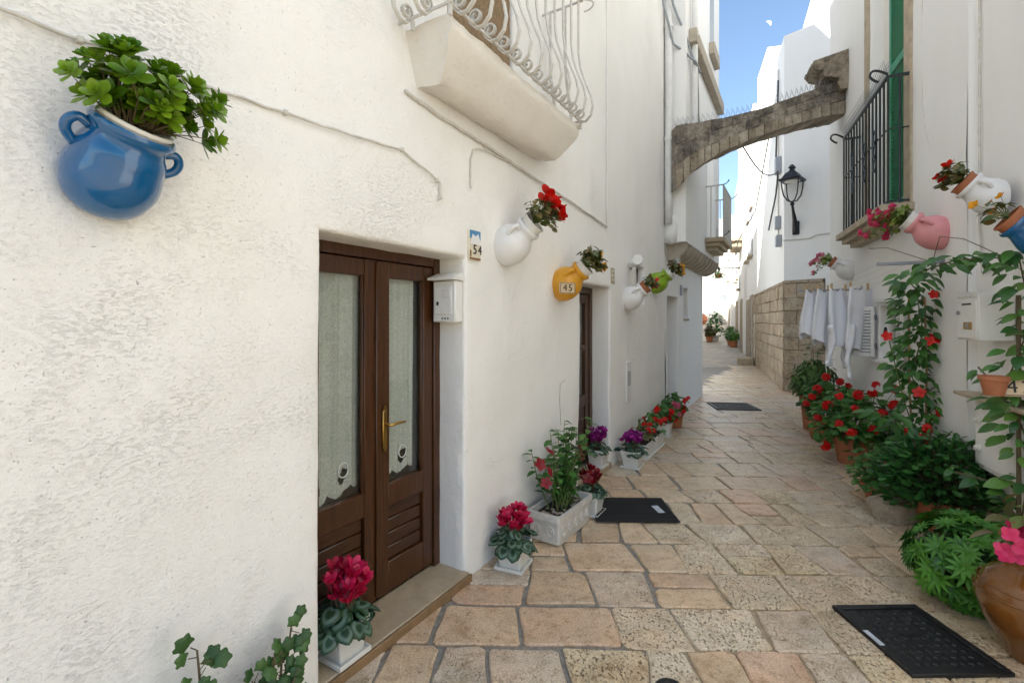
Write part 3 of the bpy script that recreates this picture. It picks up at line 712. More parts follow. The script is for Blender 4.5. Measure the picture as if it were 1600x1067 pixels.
MB().box((6.12, -.03, 2.02), (6.2, .01, 2.2), .004).build('bell_box', M['grey_box'], h2)
cb_me = MB()
arc = [(-.0, 2.52)] + [(-.30 * math.sin(a), 2.775 - .25 * math.cos(a) ** 1.0) for a in [R(90) * i / 8 for i in range(9)]] + [(0, 2.775)]
v0 = [(-.07, y_, z) for y_, z in arc]; v1 = [(.07, y_, z) for y_, z in arc]; n_ = len(arc)
cb_me.add(v0 + v1, [tuple(range(n_)), tuple(range(2 * n_ - 1, n_ - 1, -1))] + [(i, (i + 1) % n_, (i + 1) % n_ + n_, i + n_) for i in range(n_)])
cbm = cb_me.mesh('corbel', M['corbel'])
for i in range(11): place('corbel', cbm, h2, loc=(5.28 + i * .315, 0.0, 0))
MB().box((5.3, -.42, 5.86), (8.35, -.301, 6.08), .01).build('stone_ledge', M['corbel'], h2)
MB().box((7.2, -.40, 6.6), (7.9, -.301, 6.82), .01).build('window_hood', M['corbel'], h2)
MB().box((7.3, -.304, 6.85), (7.8, -.26, 8.2)).build('upper_window', M['grey_box'], h2)
bs = MB().box((6.75, -.62, 3.0), (7.95, -.301, 3.08), .01).box((6.82, -.55, 2.93), (7.88, -.301, 2.999), .01).box((6.9, -.48, 2.86), (7.8, -.301, 2.929), .01).build('small_balcony', M['pale_stone'], h2)
for i in range(11): MB().tube([(6.79 + i * .112, -.60, 3.08), (6.79 + i * .112, -.60, 4.0)], .008, 6).build('baluster', M['white_iron'], bs)
for yy in (-.5, -.4): [MB().tube([(uu, yy, 3.08), (uu, yy, 4.0)], .008, 6).build('side_baluster', M['white_iron'], bs) for uu in (6.78, 7.93)]
MB().tube([(6.78, -.31, 4.0), (6.78, -.6, 4.0), (7.93, -.6, 4.0), (7.93, -.31, 4.0)], .014, 6).build('rail', M['white_iron'], bs)
for h, s_ in ((4.0, 1), (3.1, 1)):
    for u in (6.78, 7.93): MB().tube([(u, -.6 - .10 * math.sin(t * .55), h + .05 * (1 - math.cos(t)) * .7) for t in [i * .45 for i in range(10)]], .008, 5).build('scroll', M['iron'], bs)
MB().box((6.95, -.306, 3.09), (7.75, -.28, 5.0)).build('balcony_door', M['white_metal'], h2)
MB().box((8.1, -.312, 2.95), (8.3, -.28, 3.5), .02).build('meter_niche', M['corbel'], h2)
MB().box((5.085, .34, -.2), (8.75, .4, 2.79)).build('inner_wall', M['interior'], h2)

# ------------------------------------------------------------------ the stone arch across the alley
arch = thing('stone_arch', 'weathered lichen-dark stone buttress arch spanning the alley', 'arch')
A0 = Vector((2.40, 6.96, 0)); A1 = Vector((5.02, 7.04, 0)); ad = (A1 - A0).normalized(); an = Vector((-ad.y, ad.x, 0))
def interp(tab, s):
    for (a, x), (b, y_) in zip(tab, tab[1:]):
        if s <= b: return x + (y_ - x) * (s - a) / (b - a)
    return tab[-1][1]
SOF = [(0, 3.50), (.06, 3.68), (.14, 3.87), (.28, 4.09), (.42, 4.25), (.56, 4.385), (.765, 4.55), (1, 4.68)]; TOP = [(0, 4.46), (.23, 4.56), (.47, 4.70), (.73, 4.96), (1, 5.22)]
arng = random.Random(4)
def arch_stone(s0, s1, k0, k1, w0, w1, name):
    """block between fractions s along and k from soffit to top, w across"""
    v = []; L_ = (A1 - A0).length; j = lambda a: arng.uniform(-a, a)
    for w in (w0, w1):
        for s, k in ((s0, k0), (s1, k0), (s1, k1), (s0, k1)):
            h = interp(SOF, s) + (interp(TOP, s) - interp(SOF, s)) * k
            p = A0 + ad * L_ * s + an * w + Vector((0, 0, h)) + Vector((j(.006), j(.008), j(.008)))
            v.append(p)
    c = sum(v, Vector()) / 8; mb = MB(); ch = .055
    pts = []; faces = [(0, 1, 2, 3), (7, 6, 5, 4), (0, 4, 5, 1), (1, 5, 6, 2), (2, 6, 7, 3), (3, 7, 4, 0)]
    # chamfered block: each face inset, bridged
    fidx = []
    for f in faces:
        fc = sum((v[i] for i in f), Vector()) / 4; ids = []
        for i in f: ids.append(len(pts)); pts.append(v[i].lerp(fc, ch) - c)
        fidx.append(dict(zip(f, ids))); mb.f.append(tuple(ids))
    for i in range(6):
        for k in range(i + 1, 6):
            sh = [q for q in faces[i] if q in fidx[k]]
            if len(sh) == 2: mb.f.append((fidx[i][sh[0]], fidx[i][sh[1]], fidx[k][sh[1]], fidx[k][sh[0]]))
    for q in range(8): mb.f.append(tuple(fi[q] for fi in fidx if q in fi))
    mb.v = [tuple(p) for p in pts]
    mb.build(name, M['arch_light' if name == 'voussoir' else 'arch'], arch, smooth=False, loc=c)
W0, W1_ = -.02, .44
ss = [0]; 
while ss[-1] < 1: ss.append(min(1, ss[-1] + arng.uniform(.035, .06)))
for a, b in zip(ss, ss[1:]): arch_stone(a + .001, b - .001, 0.0, .36, W0 - .012, W1_ + .012, 'voussoir')
for k0, k1, wid in ((.365, .68, (.05, .12)), (.685, .99, (.04, .11))):
    s = 0
    while s < 1:
        e = min(1, s + arng.uniform(*wid)); arch_stone(s + .001, e - .001, k0, k1, W0 + arng.uniform(-.008, .012), W1_, 'arch_stone'); s = e
core = MB(); L_a = (A1 - A0).length
for i in range(13):
    s_ = i / 12; b_ = A0 + ad * L_a * s_
    for w, k in ((-.008, .018), (.43, .018), (.43, .975), (-.008, .975)): core.v.append(tuple(b_ + an * w + Vector((0, 0, interp(SOF, s_) + (interp(TOP, s_) - interp(SOF, s_)) * k))))
for i in range(12):
    for k in range(4): core.f.append((i * 4 + k, i * 4 + (k + 1) % 4, i * 4 + 4 + (k + 1) % 4, i * 4 + 4 + k))
core.f += [(0, 1, 2, 3), (48, 49, 50, 51)]
core.build('mortar_core', M['arch'], arch, smooth=False)
spk = MB()
for i in range(34):
    s = .02 + .94 * i / 33; b = A0 + ad * (A1 - A0).length * s + an * .1 + Vector((0, 0, interp(TOP, s) - .01))
    for dx, dy in ((-.05, .0), (.05, .02), (0, .05), (.0, -.05)): spk.tube([b, b + Vector((dx, dy, .14))], .0022, 3, cap=False)
spk.build('bird_spikes', M['silver'], arch, kind='stuff')
tuft = MB()

# ------------------------------------------------------------------ right-hand house
F_END = 4.78
r_house = thing('shuttered_house', 'white plastered house with green louvred shutter and iron window cage', 'house', RW.M)
RO = (2.25, 3.50, 2.70, 6.6, .2); RWn = (2.62, 3.36, 1.16, 1.76, .2)
wall_mesh(0, F_END, -.3, 7.5, [RO, RWn], .09, .014, .02, 9.0).build('wall', M['plaster_right'], r_house, smooth=True)
MB().box((0, .6, -.3), (F_END, 5, 10)).box((0.001, .012, 7.5), (F_END, .6, 10)).box((0.001, .03, -.3), (.03, .6, 7.4)).build('house_body', M['plaster_right'], r_house)  # unseen top raised so its sunlit plaster bounces light into the alley
MB().box((F_END - .02, .003, -.3), (F_END + .002, .4, 7.4)).build('end_wall', M['plaster_right'], r_house)
# stone trim of the tall opening, green shutter, cage
MB().box((2.10, -.02, 2.75), (2.245, .02, 6.6), .005).build('jamb_trim', M['pale_stone'], r_house); MB().box((3.505, -.022, 2.7), (3.68, .02, 6.6), .005).build('jamb_trim', M['pale_stone'], r_house)
MB().box((2.25, .15, 2.7), (3.50, .19, 6.6)).build('recess_back', M['slab_stone'], r_house)
shf = MB().box((2.99, .0, 2.78), (3.05, .04, 6.5), .004).box((3.43, .0, 2.78), (3.49, .04, 6.5), .004)
for z in (2.79, 4.3, 6.4): shf.box((3.051, .002, z), (3.429, .038, z + .09), .004)
sh = shf.build('green_shutter', M['green_paint'], r_house)
lou = MB().box((-.2, -.022, -.004), (.2, .022, .004), .002).mesh('louvre', M['green_paint'])
for i in range(88):
    z = 2.9 + i * .0405
    if 4.27 < z < 4.42: continue
    place('louvre', lou, sh, matrix=T(3.24, .02, z) @ Matrix.Rotation(R(-40), 4, 'X'))
sl = MB(); sl.prism([(1.82, 2.67), (3.74, 2.67), (3.74, 2.74), (1.82, 2.74)], -.27, 0); sl.prism([(1.86, 2.61), (3.70, 2.61), (3.70, 2.669), (1.86, 2.669)], -.21, 0); sl.prism([(1.92, 2.55), (3.64, 2.55), (3.64, 2.609), (1.92, 2.609)], -.13, 0)
slab = sl.build('sill_slab', M['pale_stone'], r_house)
cage_bar = MB().tube([(0, 0, 0), (0, 0, 1.28)], .0105, 8).mesh('cage_bar', M['iron'])
nb = 15; CU0, CU1, CO = 1.88, 3.66, -.19
for i in range(nb): place('cage_bar', cage_bar, slab, loc=(CU0 + i * (CU1 - CU0) / (nb - 1), CO, 2.74))
for u in (CU0, CU1): place('cage_bar', cage_bar, slab, loc=(u, -.095, 2.74))
for h, r_ in ((4.02, .018), (2.78, .012), (3.5, .008)):
    MB().tube([(CU0, 0, h), (CU0, CO, h), (CU1, CO, h), (CU1, 0, h)], r_, 6).build('cage_rail', M['iron'], slab)
for i in (4, 8, 11):
    u = CU0 + i * (CU1 - CU0) / (nb - 1)
    for dz in (-.15, 0, .15): MB().tube([(u + .045 * math.cos(t), CO - .015, 3.4 + dz + .07 * math.sin(t)) for t in [j * math.pi / 6 for j in range(13)]], .009, 5).build('scroll_ornament', M['iron'], slab)
for u in (CU0, CU1):
    MB().tube([(u, CO - .15 * math.sin(min(t, 3.3) * .5) + (.05 * max(0, t - 3.3)), 4.04 + .06 * math.sin(t * .95)) for t in [i * .4 for i in range(13)]], .012, 6).build('scroll', M['iron'], slab)
sp2 = MB()
for i in range(40):
    u = CU0 + (CU1 - CU0) * i / 39
    for dx, dy in ((-.04, .03), (.04, -.05), (0, .0)): sp2.tube([(u, CO, 4.03), (u + dx, CO + dy, 4.17)], .0022, 3, cap=False)
sp2.build('bird_spikes', M['silver'], slab, kind='stuff')
# moulded stone bracket above the arch end
br_ = MB(); pr_ = [(0, 5.05), (.10, 5.05), (.13, 5.16), (.11, 5.22), (.20, 5.27), (.30, 5.29), (.33, 5.35), (.31, 5.39), (.40, 5.42), (.46, 5.50), (.44, 5.56), (0, 5.60)]
vv = []; NU = 9
for k in range(NU):
    u = .62 + .62 * k / (NU - 1)
    for y_, z in pr_: vv.append((u + .012 * noise.noise((z * 12, y_ * 12, u * 9)), -y_ + .02 * noise.noise((u * 9, y_ * 11, z * 11)), z + .02 * noise.noise((u * 9, z * 7, 2)) - .10 * (y_ / .46) * (k / NU - .5)))
n_ = len(pr_); br_.add(vv, [tuple(range(n_)), tuple((NU - 1) * n_ + i for i in range(n_))] + [(j * n_ + i, j * n_ + (i + 1) % n_, (j + 1) * n_ + (i + 1) % n_, (j + 1) * n_ + i) for j in range(NU - 1) for i in range(n_)])
br_.build('moulded_bracket', M['arch_light'], r_house).location = (0, 0, -.08)
# low window with white shutters
wf = MB()
for a, b in (((2.61, .10, 1.15), (2.66, .16, 1.77)), ((3.32, .10, 1.15), (3.37, .16, 1.77)), ((2.661, .10, 1.72), (3.319, .16, 1.77)), ((2.661, .10, 1.15), (3.319, .16, 1.20))): wf.box(a, b, .003)
wf = wf.build('window_frame', M['white_metal'], r_house)
MB().box((2.66, .13, 1.2), (3.0, .136, 1.72)).build('pane', M['glass'], wf, smooth=False)
MB().box((2.56, -.05, 1.10), (3.42, .12, 1.142), .005).build('window_sill', M['white_metal'], r_house)
MB().box((2.58, -.035, 1.80), (3.40, .01, 1.845), .004).build('window_hood', M['white_metal'], r_house)
slat_me = MB().box((-.10, -.016, -.004), (.10, .016, .004), .002).mesh('louvre', M['white_metal'])
for hx, ang in ((2.60, R(-128)), (3.375, R(-9))):
    s_ = MB(); w_ = .285
    for a, b in (((0, -.016, 0), (.042, .016, .6)), ((w_ - .042, -.016, 0), (w_, .016, .6)), ((.043, -.015, 0), (w_ - .043, .015, .05)), ((.043, -.015, .55), (w_ - .043, .015, .6))): s_.box(a, b, .003)
    mm = T(hx, -.03, 1.16) @ Rz(ang)
    so = s_.build('shutter', M['white_metal'], r_house); so.matrix_basis = mm
    for i in range(13): place('louvre', slat_me, so, matrix=T(w_ / 2, 0, .075 + i * .038) @ Matrix.Rotation(R(-42), 4, 'X'))
    MB().box((-.012, -.02, .1), (.004, .02, .16), .002).box((-.012, -.02, .44), (.004, .02, .5), .002).build('hinge', M['silver'], so)
MB().tube([(3.22, -.09, 1.38), (3.24, -.10, 1.46), (3.21, -.09, 1.52)], [.012, .02, .012], 8).tube([(3.17, -.09, 1.47), (3.27, -.09, 1.44)], .010, 6).build('shutter_stay', M['iron'], wf)
# nearer house set a hand's breadth back
n_house = thing('letterbox_house', 'white plastered house with letterbox, stone shelf and meter hatch', 'house', RW.M)
wall_mesh(F_END, 9.5, -.3, 7.5, [], .1, .012, .02, 12.0).build('wall', M['plaster_right'], n_house, smooth=True).location = (0, .055, 0)
MB().box((F_END + .01, .12, -.3), (9.5, 5, 9.4)).box((F_END + .01, .07, 7.5), (9.5, .119, 9.4)).build('house_body', M['plaster_right'], n_house)  # top above the view made tall to reflect sun across the alley
MB().box((5.02, -.05, .56), (5.75, .06, 1.03), .006).build('hatch_frame', M['white_metal'], n_house)
MB().box((5.05, -.058, .59), (5.72, -.048, 1.0), .006).build('hatch_door', M['plaster_right'], n_house)
for z in (.70, .90):
    MB().lathe([(.026, 0), (.026, .012), (.018, .016), (.018, .03), (.006, .032)], 14, T(5.11, -.058, z) @ Matrix.Rotation(R(90), 4, 'X')).build('hatch_knob', M['white_plastic'], n_house)
MB().box((4.90, -.13, 1.05), (5.80, .06, 1.075), .004).build('stone_shelf', M['pale_stone'], n_house)
nb_ = thing('mailbox', 'large white metal letterbox with scalloped top above the stone shelf', 'mailbox', RW.at(5.0, 1.46, -.05))
MB().box((0, -.19, 0), (.30, .0, .32), .006).build('body', M['white_metal'], nb_)
MB().box((.012, -.197, .012), (.288, -.188, .28), .004).build('door_panel', M['white_metal'], nb_)
for i in range(9): MB().lathe([(.018, 0), (.018, .012)], 12, T(.02 + i * .0325, -.185, .318) @ Matrix.Rotation(R(90), 4, 'X')).build('scallop', M['white_metal'], nb_)
MB().box((.12, -.202, .075), (.235, -.196, .125), .002).build('number_plate', M['brass'], nb_); text('numeral', '42', .036, M['label_white'], nb_, T(.178, -.2035, .10) @ FRONT)
MB().lathe([(.014, 0), (.014, .012), (.005, .014)], 12, T(.05, -.197, .19) @ Matrix.Rotation(R(90), 4, 'X')).build('lock', M['silver'], nb_)
MB().box((.09, -.199, .245), (.22, -.196, .256)).build('letter_slot', M['ink'], nb_)
wall_line('wall_cable', 'thin grey cable bowed down the wall beside the green shutter', [(3.95, 5.0, -.0), (3.9, 4.2, .0), (3.93, 3.6, .0), (4.1, 3.1, .0)], .006, M['cable'], RW, False)
wall_line('wall_cable', 'pale conduit rising between the pink jug and the white jug', [(4.86, 4.6, -.04), (4.86, 2.3, -.04), (4.9, 1.95, -.04), (5.3, 2.02, -.04), (5.6, 2.06, -.04)], .008, M['cable'], RW, False)

# ------------------------------------------------------------------ stone-based house behind, and the far houses
C_ = Vector((6.09, 10.6, 0)); E_ = Vector((7.3, 9.3, 0)); G_ = Vector((8.45, 16.5, 0))
s_house = thing('stone_base_house', 'white house on a bare limestone block base at the corner', 'house')
def poly_block(pts, z0, z1): 
    n = len(pts); v = [(x, y_, z0) for x, y_ in pts] + [(x, y_, z1) for x, y_ in pts]
    return MB().add(v, [tuple(range(n))[::-1], tuple(range(n, 2 * n))] + [(i, (i + 1) % n, (i + 1) % n + n, i + n) for i in range(n)])
poly_block([(C_.x, C_.y), (E_.x, E_.y), (13, 11), (13, 17), (G_.x, G_.y)], 2.48, 7.95).build('upper_wall', M['stucco_far'], s_house)
poly_block([(C_.x + .13, C_.y + .06), (E_.x + .05, E_.y + .1), (13, 11.2), (13, 16.9), (G_.x + .1, G_.y)], -.2, 2.479).build('core', M['pale_stone'], s_house)
poly_block([(7.6, 11.6), (8.6, 10.6), (13, 12), (13, 16.5), (9.0, 14.8)], 7.951, 10.4).build('roof_storey', M['plaster_old'], s_house)
poly_block([(7.18, 13.3), (8.0, 13.1), (8.6, 14.8), (7.78, 15.0)], 7.951, 9.25).build('roof_turret', M['plaster_old'], s_house)
SF = Frame(C_[:2], (E_ - C_)[:2]); SL = Frame(G_[:2], (C_ - G_)[:2])
brng = random.Random(11)
z = 0.0; r_ = 0
while z < 2.44:
    hh = min(brng.uniform(.27, .34), 2.478 - z)
    u = .005; q = 0
    while u < .55:
        w_ = (brng.uniform(.42, .55) if (r_ + q) % 2 == 0 else brng.uniform(.24, .34)); q += 1
        b_ = MB().box((-w_ / 2 + .003, -.0, -hh / 2 + .003), (w_ / 2 - .003, .12, hh / 2 - .003), .011)
        b_.v = [(x, y_ + brng.uniform(-.005, .005), zz + brng.uniform(-.004, .004)) for x, y_, zz in b_.v]
        b_.build('block', M['wall_block'], s_house, smooth=False).matrix_basis = SF.at(u + w_ / 2, z + hh / 2, brng.uniform(0, .012)); u += w_
    u = -.005; L_ = (C_ - G_).length; q = 0
    while u > -L_ + .1:
        w_ = brng.uniform(.3, .55); b_ = MB().box((-w_ / 2 + .004, 0, -hh / 2 + .004), (w_ / 2 - .004, .12, hh / 2 - .004), .014)
        b_.v = [(x, y_ + brng.uniform(-.008, .008), zz + brng.uniform(-.005, .005)) for x, y_, zz in b_.v]
        b_.build('block', M['wall_block'], s_house, smooth=False).matrix_basis = SL.at(L_ + u - w_ / 2 - .12, z + hh / 2, brng.uniform(-.01, .015)); u -= w_
    z += hh; r_ += 1
o_ = MB().box((.80, -.03, -.2), (1.78, .12, 2.6), .01).build('plaster_return', M['stucco_far'], s_house); o_.matrix_basis = SF.M
# lantern on its bracket
def lantern(matrix, label, s=1.0):
    t = thing('street_lantern', label, 'lamp', matrix @ Matrix.Scale(s, 4), 'black iron street lanterns')
    MB().tube([(0, -.0, 0), (0, -.04, .1), (0, -.1, .25), (0, -.2, .42), (0, -.26, .55)], [.05, .06, .045, .03, .026], 8).box((-.07, -.03, -.08), (.07, 0, .22), .01).build('bracket', M['lamp_iron'], t)
    MB().lathe([(.02, .52), (.05, .55), (.035, .58), (.025, .62)], 12, T(0, -.26, 0)).build('finial_base', M['lamp_iron'], t)
    for sx, sy in ((-1, -1), (1, -1), (1, 1), (-1, 1)):
        MB().tube([(0, -.26, .60), (sx * .07, -.26 + sy * .07, .63), (sx * .13, -.26 + sy * .13, .74), (sx * .155, -.26 + sy * .155, .90), (sx * .165, -.26 + sy * .165, 1.06)], .014, 6).build('yoke_arm', M['lamp_iron'], t)
    mb = MB(); lv = [(.24, 1.05), (.25, 1.09), (.20, 1.11), (.15, 1.22), (.07, 1.27), (.05, 1.31), (.085, 1.34), (.06, 1.38), (.02, 1.41)]
    mb.lathe(lv, 4, T(0, -.26, 0) @ Rz(R(45))); 
    mb.v = [(x * (1.2 if i < 12 else 1), (y_ + .26) * (1.2 if i < 12 else 1) - .26, z) for i, (x, y_, z) in enumerate(mb.v)]
    mb.build('hood', M['lamp_iron'], t, smooth=False)
    MB().lathe([(.13, 1.03), (.15, 1.049)], 16, T(0, -.26, 0)).build('diffuser', M['white_plastic'], t)
    return t
lantern(SF.at(.24, 3.55, 0), 'large black iron lantern on bracket above the limestone corner', 1.0)
wall_line('wall_cable', 'pale cable running level beside the black lantern', [(-.02, 3.38, .01), (.5, 3.36, .01), (.62, 3.42, .01), (1.3, 3.44, .01)], .014, M['cable'], SF, False)
bxs = [(.35, 5.0, .22, .38), (.3, 3.30, .2, .26), (.42, 3.72, .16, .3)]
L_ = (C_ - G_).length
for i, (d, h, w_, hh) in enumerate(bxs):
    o = MB().box((L_ - d - w_, -.12, h), (L_ - d, .0, h + hh), .01).build('junction_box', M['grey_box']); o.matrix_basis = SL.M
    tag(o, ['grey junction box high under the arch among loose cables', 'lowest grey cable box beside the lantern corner', 'grey tilted cable box beside the lantern bracket'][i], 'junction box', 'junction boxes on the stone-base house')
wall_line('hanging_cable', 'dark cable bundle dropping from the high junction box', [(L_ - .5, 7.2, .05), (L_ - .45, 5.4, .1), (L_ - .35, 4.9, .08), (L_ - .9, 4.6, .05), (L_ - 2.2, 4.0, .05)], .02, M['dark_cable'], SL, False)
wall_line('hanging_cable', 'pale conduit dropping down the corner of stone-base house', [(L_ - .62, 7.5, .03), (L_ - .62, 5.2, .03), (L_ - .62, 3.5, .03), (L_ - .3, 3.5, .03)], .018, M['cable'], SL, False)
sp = [Vector((3.6, 7.38, 4.3)), SL.pt(L_ - .4, 5.05, .05)]
oc = thing('overhead_cable', 'dark cable strung from the arch to the high junction box', 'cable')
MB().tube([sp[0].lerp(sp[1], t / 8) - Vector((0, 0, .25 * math.sin(math.pi * t / 8))) for t in range(9)], .012, 5).build('conductor', M['dark_cable'], oc)
oc = thing('overhead_cable', 'dark cable slanting along the facades past the limestone corner', 'cable')
MB().tube([Vector((6.2, 11.2, 6.6)), Vector((7.6, 14.8, 5.0)), Vector((8.6, 18, 4.6)), Vector((11.3, 24.3, 4.2))], .016, 5).build('conductor', M['dark_cable'], oc)

def right_line(y): return 8.45 + .42 * (y - 16.5)
def far_house(y0, y1, h, label, mat, feats, out=0.0, depth=7):
    a = Vector((right_line(y1) - out, y1, 0)); b = Vector((right_line(y0) - out, y0, 0)); f = Frame(a[:2], (b - a)[:2]); L = (b - a).length; g = ground_h((y0 + y1) / 2)
    t = thing('alley_house', label, 'house', f.M @ T(0, 0, 0), 'white houses down the alley')
    MB().box((0, 0, -.3), (L, depth, h), .02).build('wall', mat, t, smooth=False)
    MB().box((-.01, -.05, h + .001), (L + .01, depth, h + .16), .02).build('parapet', mat, t, smooth=False)
    for k, (u, z, w, hh) in feats:
        u *= L; z += g
        if k == 'door':
            MB().box((u - w / 2 - .12, -.06, -.2 + g), (u - w / 2, .0, z + hh + .12), .01).box((u + w / 2, -.06, -.2 + g), (u + w / 2 + .12, 0, z + hh + .12), .01).box((u - w / 2 + .001, -.06, z + hh), (u + w / 2 - .001, 0, z + hh + .12), .01).build('door_surround', M['pale_stone'], t)
            MB().box((u - w / 2, -.02, g - .2), (u + w / 2, -.003, z + hh)).build('door', M['grey_box'], t)
        elif k == 'win':
            wi = MB().box((u - w / 2, -.02, z), (u + w / 2, -.003, z + hh)).build('window', M['grey_box'], t)
            MB().box((u - w / 2 - .1, -.16, z - .1), (u + w / 2 + .1, 0, z), .02).build('sill', M['pale_stone'], wi)
            MB().box((u - w / 2 - .08, -.08, z + hh), (u + w / 2 + .08, 0, z + hh + .1), .02).build('lintel', M['pale_stone'], wi)
        elif k == 'bal':
            bo = MB().box((u - w / 2, -.6, z), (u + w / 2, 0, z + .14), .02).build('balcony_slab', M['pale_stone'], t)
            for i in range(4): MB().box((u - w / 2 + .1 + i * (w - .35) / 3, -.45, z - .28), (u - w / 2 + .25 + i * (w - .35) / 3, 0, z - .001), .05).build('corbel', M['pale_stone'], bo)
            MB().box((u - w / 2, -.6, z + .141), (u + w / 2, -.5, z + .95), .02).build('balcony_parapet', mat, bo)
            MB().box((u - .45, -.02, z + .16), (u + .45, -.003, z + 2.3)).build('balcony_door', M['grey_box'], t)
    return t
far_house(16.55, 20.2, 9.0, 'white far house with tall stone-framed doorway next to block wall', M['stucco_far'], [('door', (.78, 0, .9, 2.3)), ('door', (.3, 0, .8, 2.2)), ('win', (.72, 3.9, .8, 1.7)), ('win', (.3, 3.9, .7, 1.5))])
far_house(20.25, 24.2, 10.2, 'tall white far house with corbelled balcony', M['plaster_old'], [('door', (.7, 0, .9, 2.2)), ('bal', (.55, 4.9, 2.2, 0)), ('win', (.3, 2.9, .6, 1.0))], .12)
far_house(24.25, 29.5, 9.0, 'white far house with plain upper windows behind potted plants', M['plaster_old'], [('door', (.75, 0, .9, 2.1)), ('door', (.35, 0, .9, 2.1)), ('win', (.7, 3.4, .8, 1.6)), ('win', (.3, 3.4, .8, 1.6))], .0)
far_house(29.55, 37, 8.0, 'last white house before the alley end', M['plaster_old'], [('door', (.6, 0, .9, 2.1)), ('win', (.5, 3.4, .8, 1.4))], .25)
ef = Frame((6, 39.5), (1, -.12))
eh = thing('stair_house', 'sunlit white house closing the far end of the alley', 'house', ef.M)
gz = ground_h(39)
MB().box((0, 0, -.2), (14, 6, gz + 6.6), .02).build('wall', M['plaster_old'], eh, smooth=False)
MB().box((8.6, 2, gz + 6.6), (12.5, 6, gz + 8.6), .02).build('roof_storey', M['plaster_old'], eh, smooth=False)
for u, z, w_, hh in ((9.2, 4.6, .5, .8), (10.6, 0, 1.0, 2.1), (7.6, 3.8, .7, 1.2)): MB().box((u, -.02, gz + z), (u + w_, -.003, gz + z + hh)).build('window', M['grey_box'], eh)
for i in range(6): MB().box((9.3 + i * .3, -1.2, -.2), (12.5, -.003, gz + .2 + i * .2), .01).build('step', M['plaster_old'], eh)
ant = MB().tube([(10.2, 3, gz + 8.6), (10.2, 3, gz + 11)], .03, 5)
for i in range(4): ant.tube([(9.8, 3, gz + 10 + i * .25), (10.6, 3, gz + 10 + i * .25)], .015, 4)
ant.build('aerial', M['silver'], eh)
lh = Frame((5.3, 14.6), (.26, .97))
l3 = thing('plain_house', 'plain white house standing behind the corbelled house', 'house', lh.M)
MB().box((0, 0, -.2), (22, 6, 7.4), .02).build('wall', M['stucco_far'], l3, smooth=False); MB().box((-.05, -.06, 7.401), (22, 6, 7.55), .02).build('parapet', M['stucco_far'], l3, smooth=False)
for i, (x, y_, w_, h) in enumerate(((8.55, 17.3, .9, .16), (8.25, 16.75, .6, .22))):
    o = MB().box((-w_ / 2, -.25, -.1), (w_ / 2, .25, h), .02).build('stone_step', M['pale_stone'], loc=(x, y_, ground_h(y_))); o.rotation_euler.z = R(67); tag(o, ['longer pale stone doorstep beyond the block wall', 'short pale stone block step against the block wall'][i], 'step')
fl = lantern(Matrix.Translation((10.35, 23.6, 4.05)) @ Rz(R(-113)), 'distant black iron lantern on a long arm above a hanging basket', .95)
MB().tube([(0, .0, .12), (0, .8, .12), (0, 1.3, .12)], .025, 5).tube([(0, .95 + .16 * math.cos(t), -.07 + .16 * math.sin(t)) for t in [i * .6 for i in range(10)]], .015, 5).build('arm', M['lamp_iron'], fl)
moon = MB(); 
for i in range(13):
    a = R(-90 + 15 * i); moon.v += [(math.cos(a), 0, math.sin(a)), (.25 * math.cos(a), 0, math.sin(a))]
for i in range(12): moon.f.append((2 * i, 2 * i + 2, 2 * i + 3, 2 * i + 1))
mm_, n, l, p = new_mat('moon_glow'); p.inputs['Base Color'].default_value = (.6, .68, .78, 1); p.inputs['Emission Color'].default_value = (.62, .74, .9, 1); p.inputs['Emission Strength'].default_value = .42  # emission stands in for sunlight on the moon's lit half
mo = moon.build('moon', mm_, smooth=False); mo.matrix_basis = Matrix.Translation((400 / 740 * 2500, 2500, 1.6 + 462 / 740 * 2500)) @ Rz(R(-28)) @ Matrix.Rotation(R(-35), 4, 'Y') @ Matrix.Scale(17, 4)
tag(mo, 'pale half moon in the daytime blue sky', 'moon')

# ------------------------------------------------------------------ plant kit
def leaf_template(prof, n=6, fold=.25, droop=.25, base=0.0):
    """prof(t) gives half width; leaf along +y, normal +z, length 1"""
    v = []; f = []; rim = []
    for i in range(n + 1):
        t = i / n; w = prof(t); zc = -droop * t * t
        v += [(0, t, zc), (-w, t - .06 * w, zc + fold * w), (w, t - .06 * w, zc + fold * w)]; rim += [.0 if 0 else abs(2 * t - 1) * .4 + .3, 1, 1]
    for i in range(n):
        a = 3 * i; f += [(a, a + 3, a + 4, a + 1), (a, a + 2, a + 5, a + 3)]
    return v, f, rim
OVAL = leaf_template(lambda t: .30 * math.sin(math.pi * min(1, t * .96 + .03)) ** .8)
LANCE = leaf_template(lambda t: .25 * math.sin(math.pi * min(1, t * .97 + .02)) ** .9, fold=.3, droop=.35)
SPOON = leaf_template(lambda t: .30 * (t ** .7) * (1 - t ** 5) + .04, n=6, fold=.35, droop=-.12)
HEARTP = [(-.0, .02), (-.14, -.1), (-.32, -.08), (-.47, .12), (-.5, .38), (-.38, .68), (-.18, .9), (0, 1.0), (.18, .9), (.38, .68), (.5, .38), (.47, .12), (.32, -.08), (.14, -.1)]
def fan(outline, cup=.15, cy=.4, waves=0):
    v = [(0, cy, 0)] + [(x * .55, cy + (y - cy) * .55, cup * .3) for x, y in outline] + [(x, y, -cup * .6 * ((x * x) + (y - cy) ** 2) + (.04 * math.sin(i * 2.4) if waves else 0)) for i, (x, y) in enumerate(outline)]
    n = len(outline); f = [(0, 1 + i, 1 + (i + 1) % n) for i in range(n)] + [(1 + i, 1 + n + i, 1 + n + (i + 1) % n, 1 + (i + 1) % n) for i in range(n)]
    return v, f, [0] + [.55] * n + [1] * n
HEART = fan(HEARTP, .3)
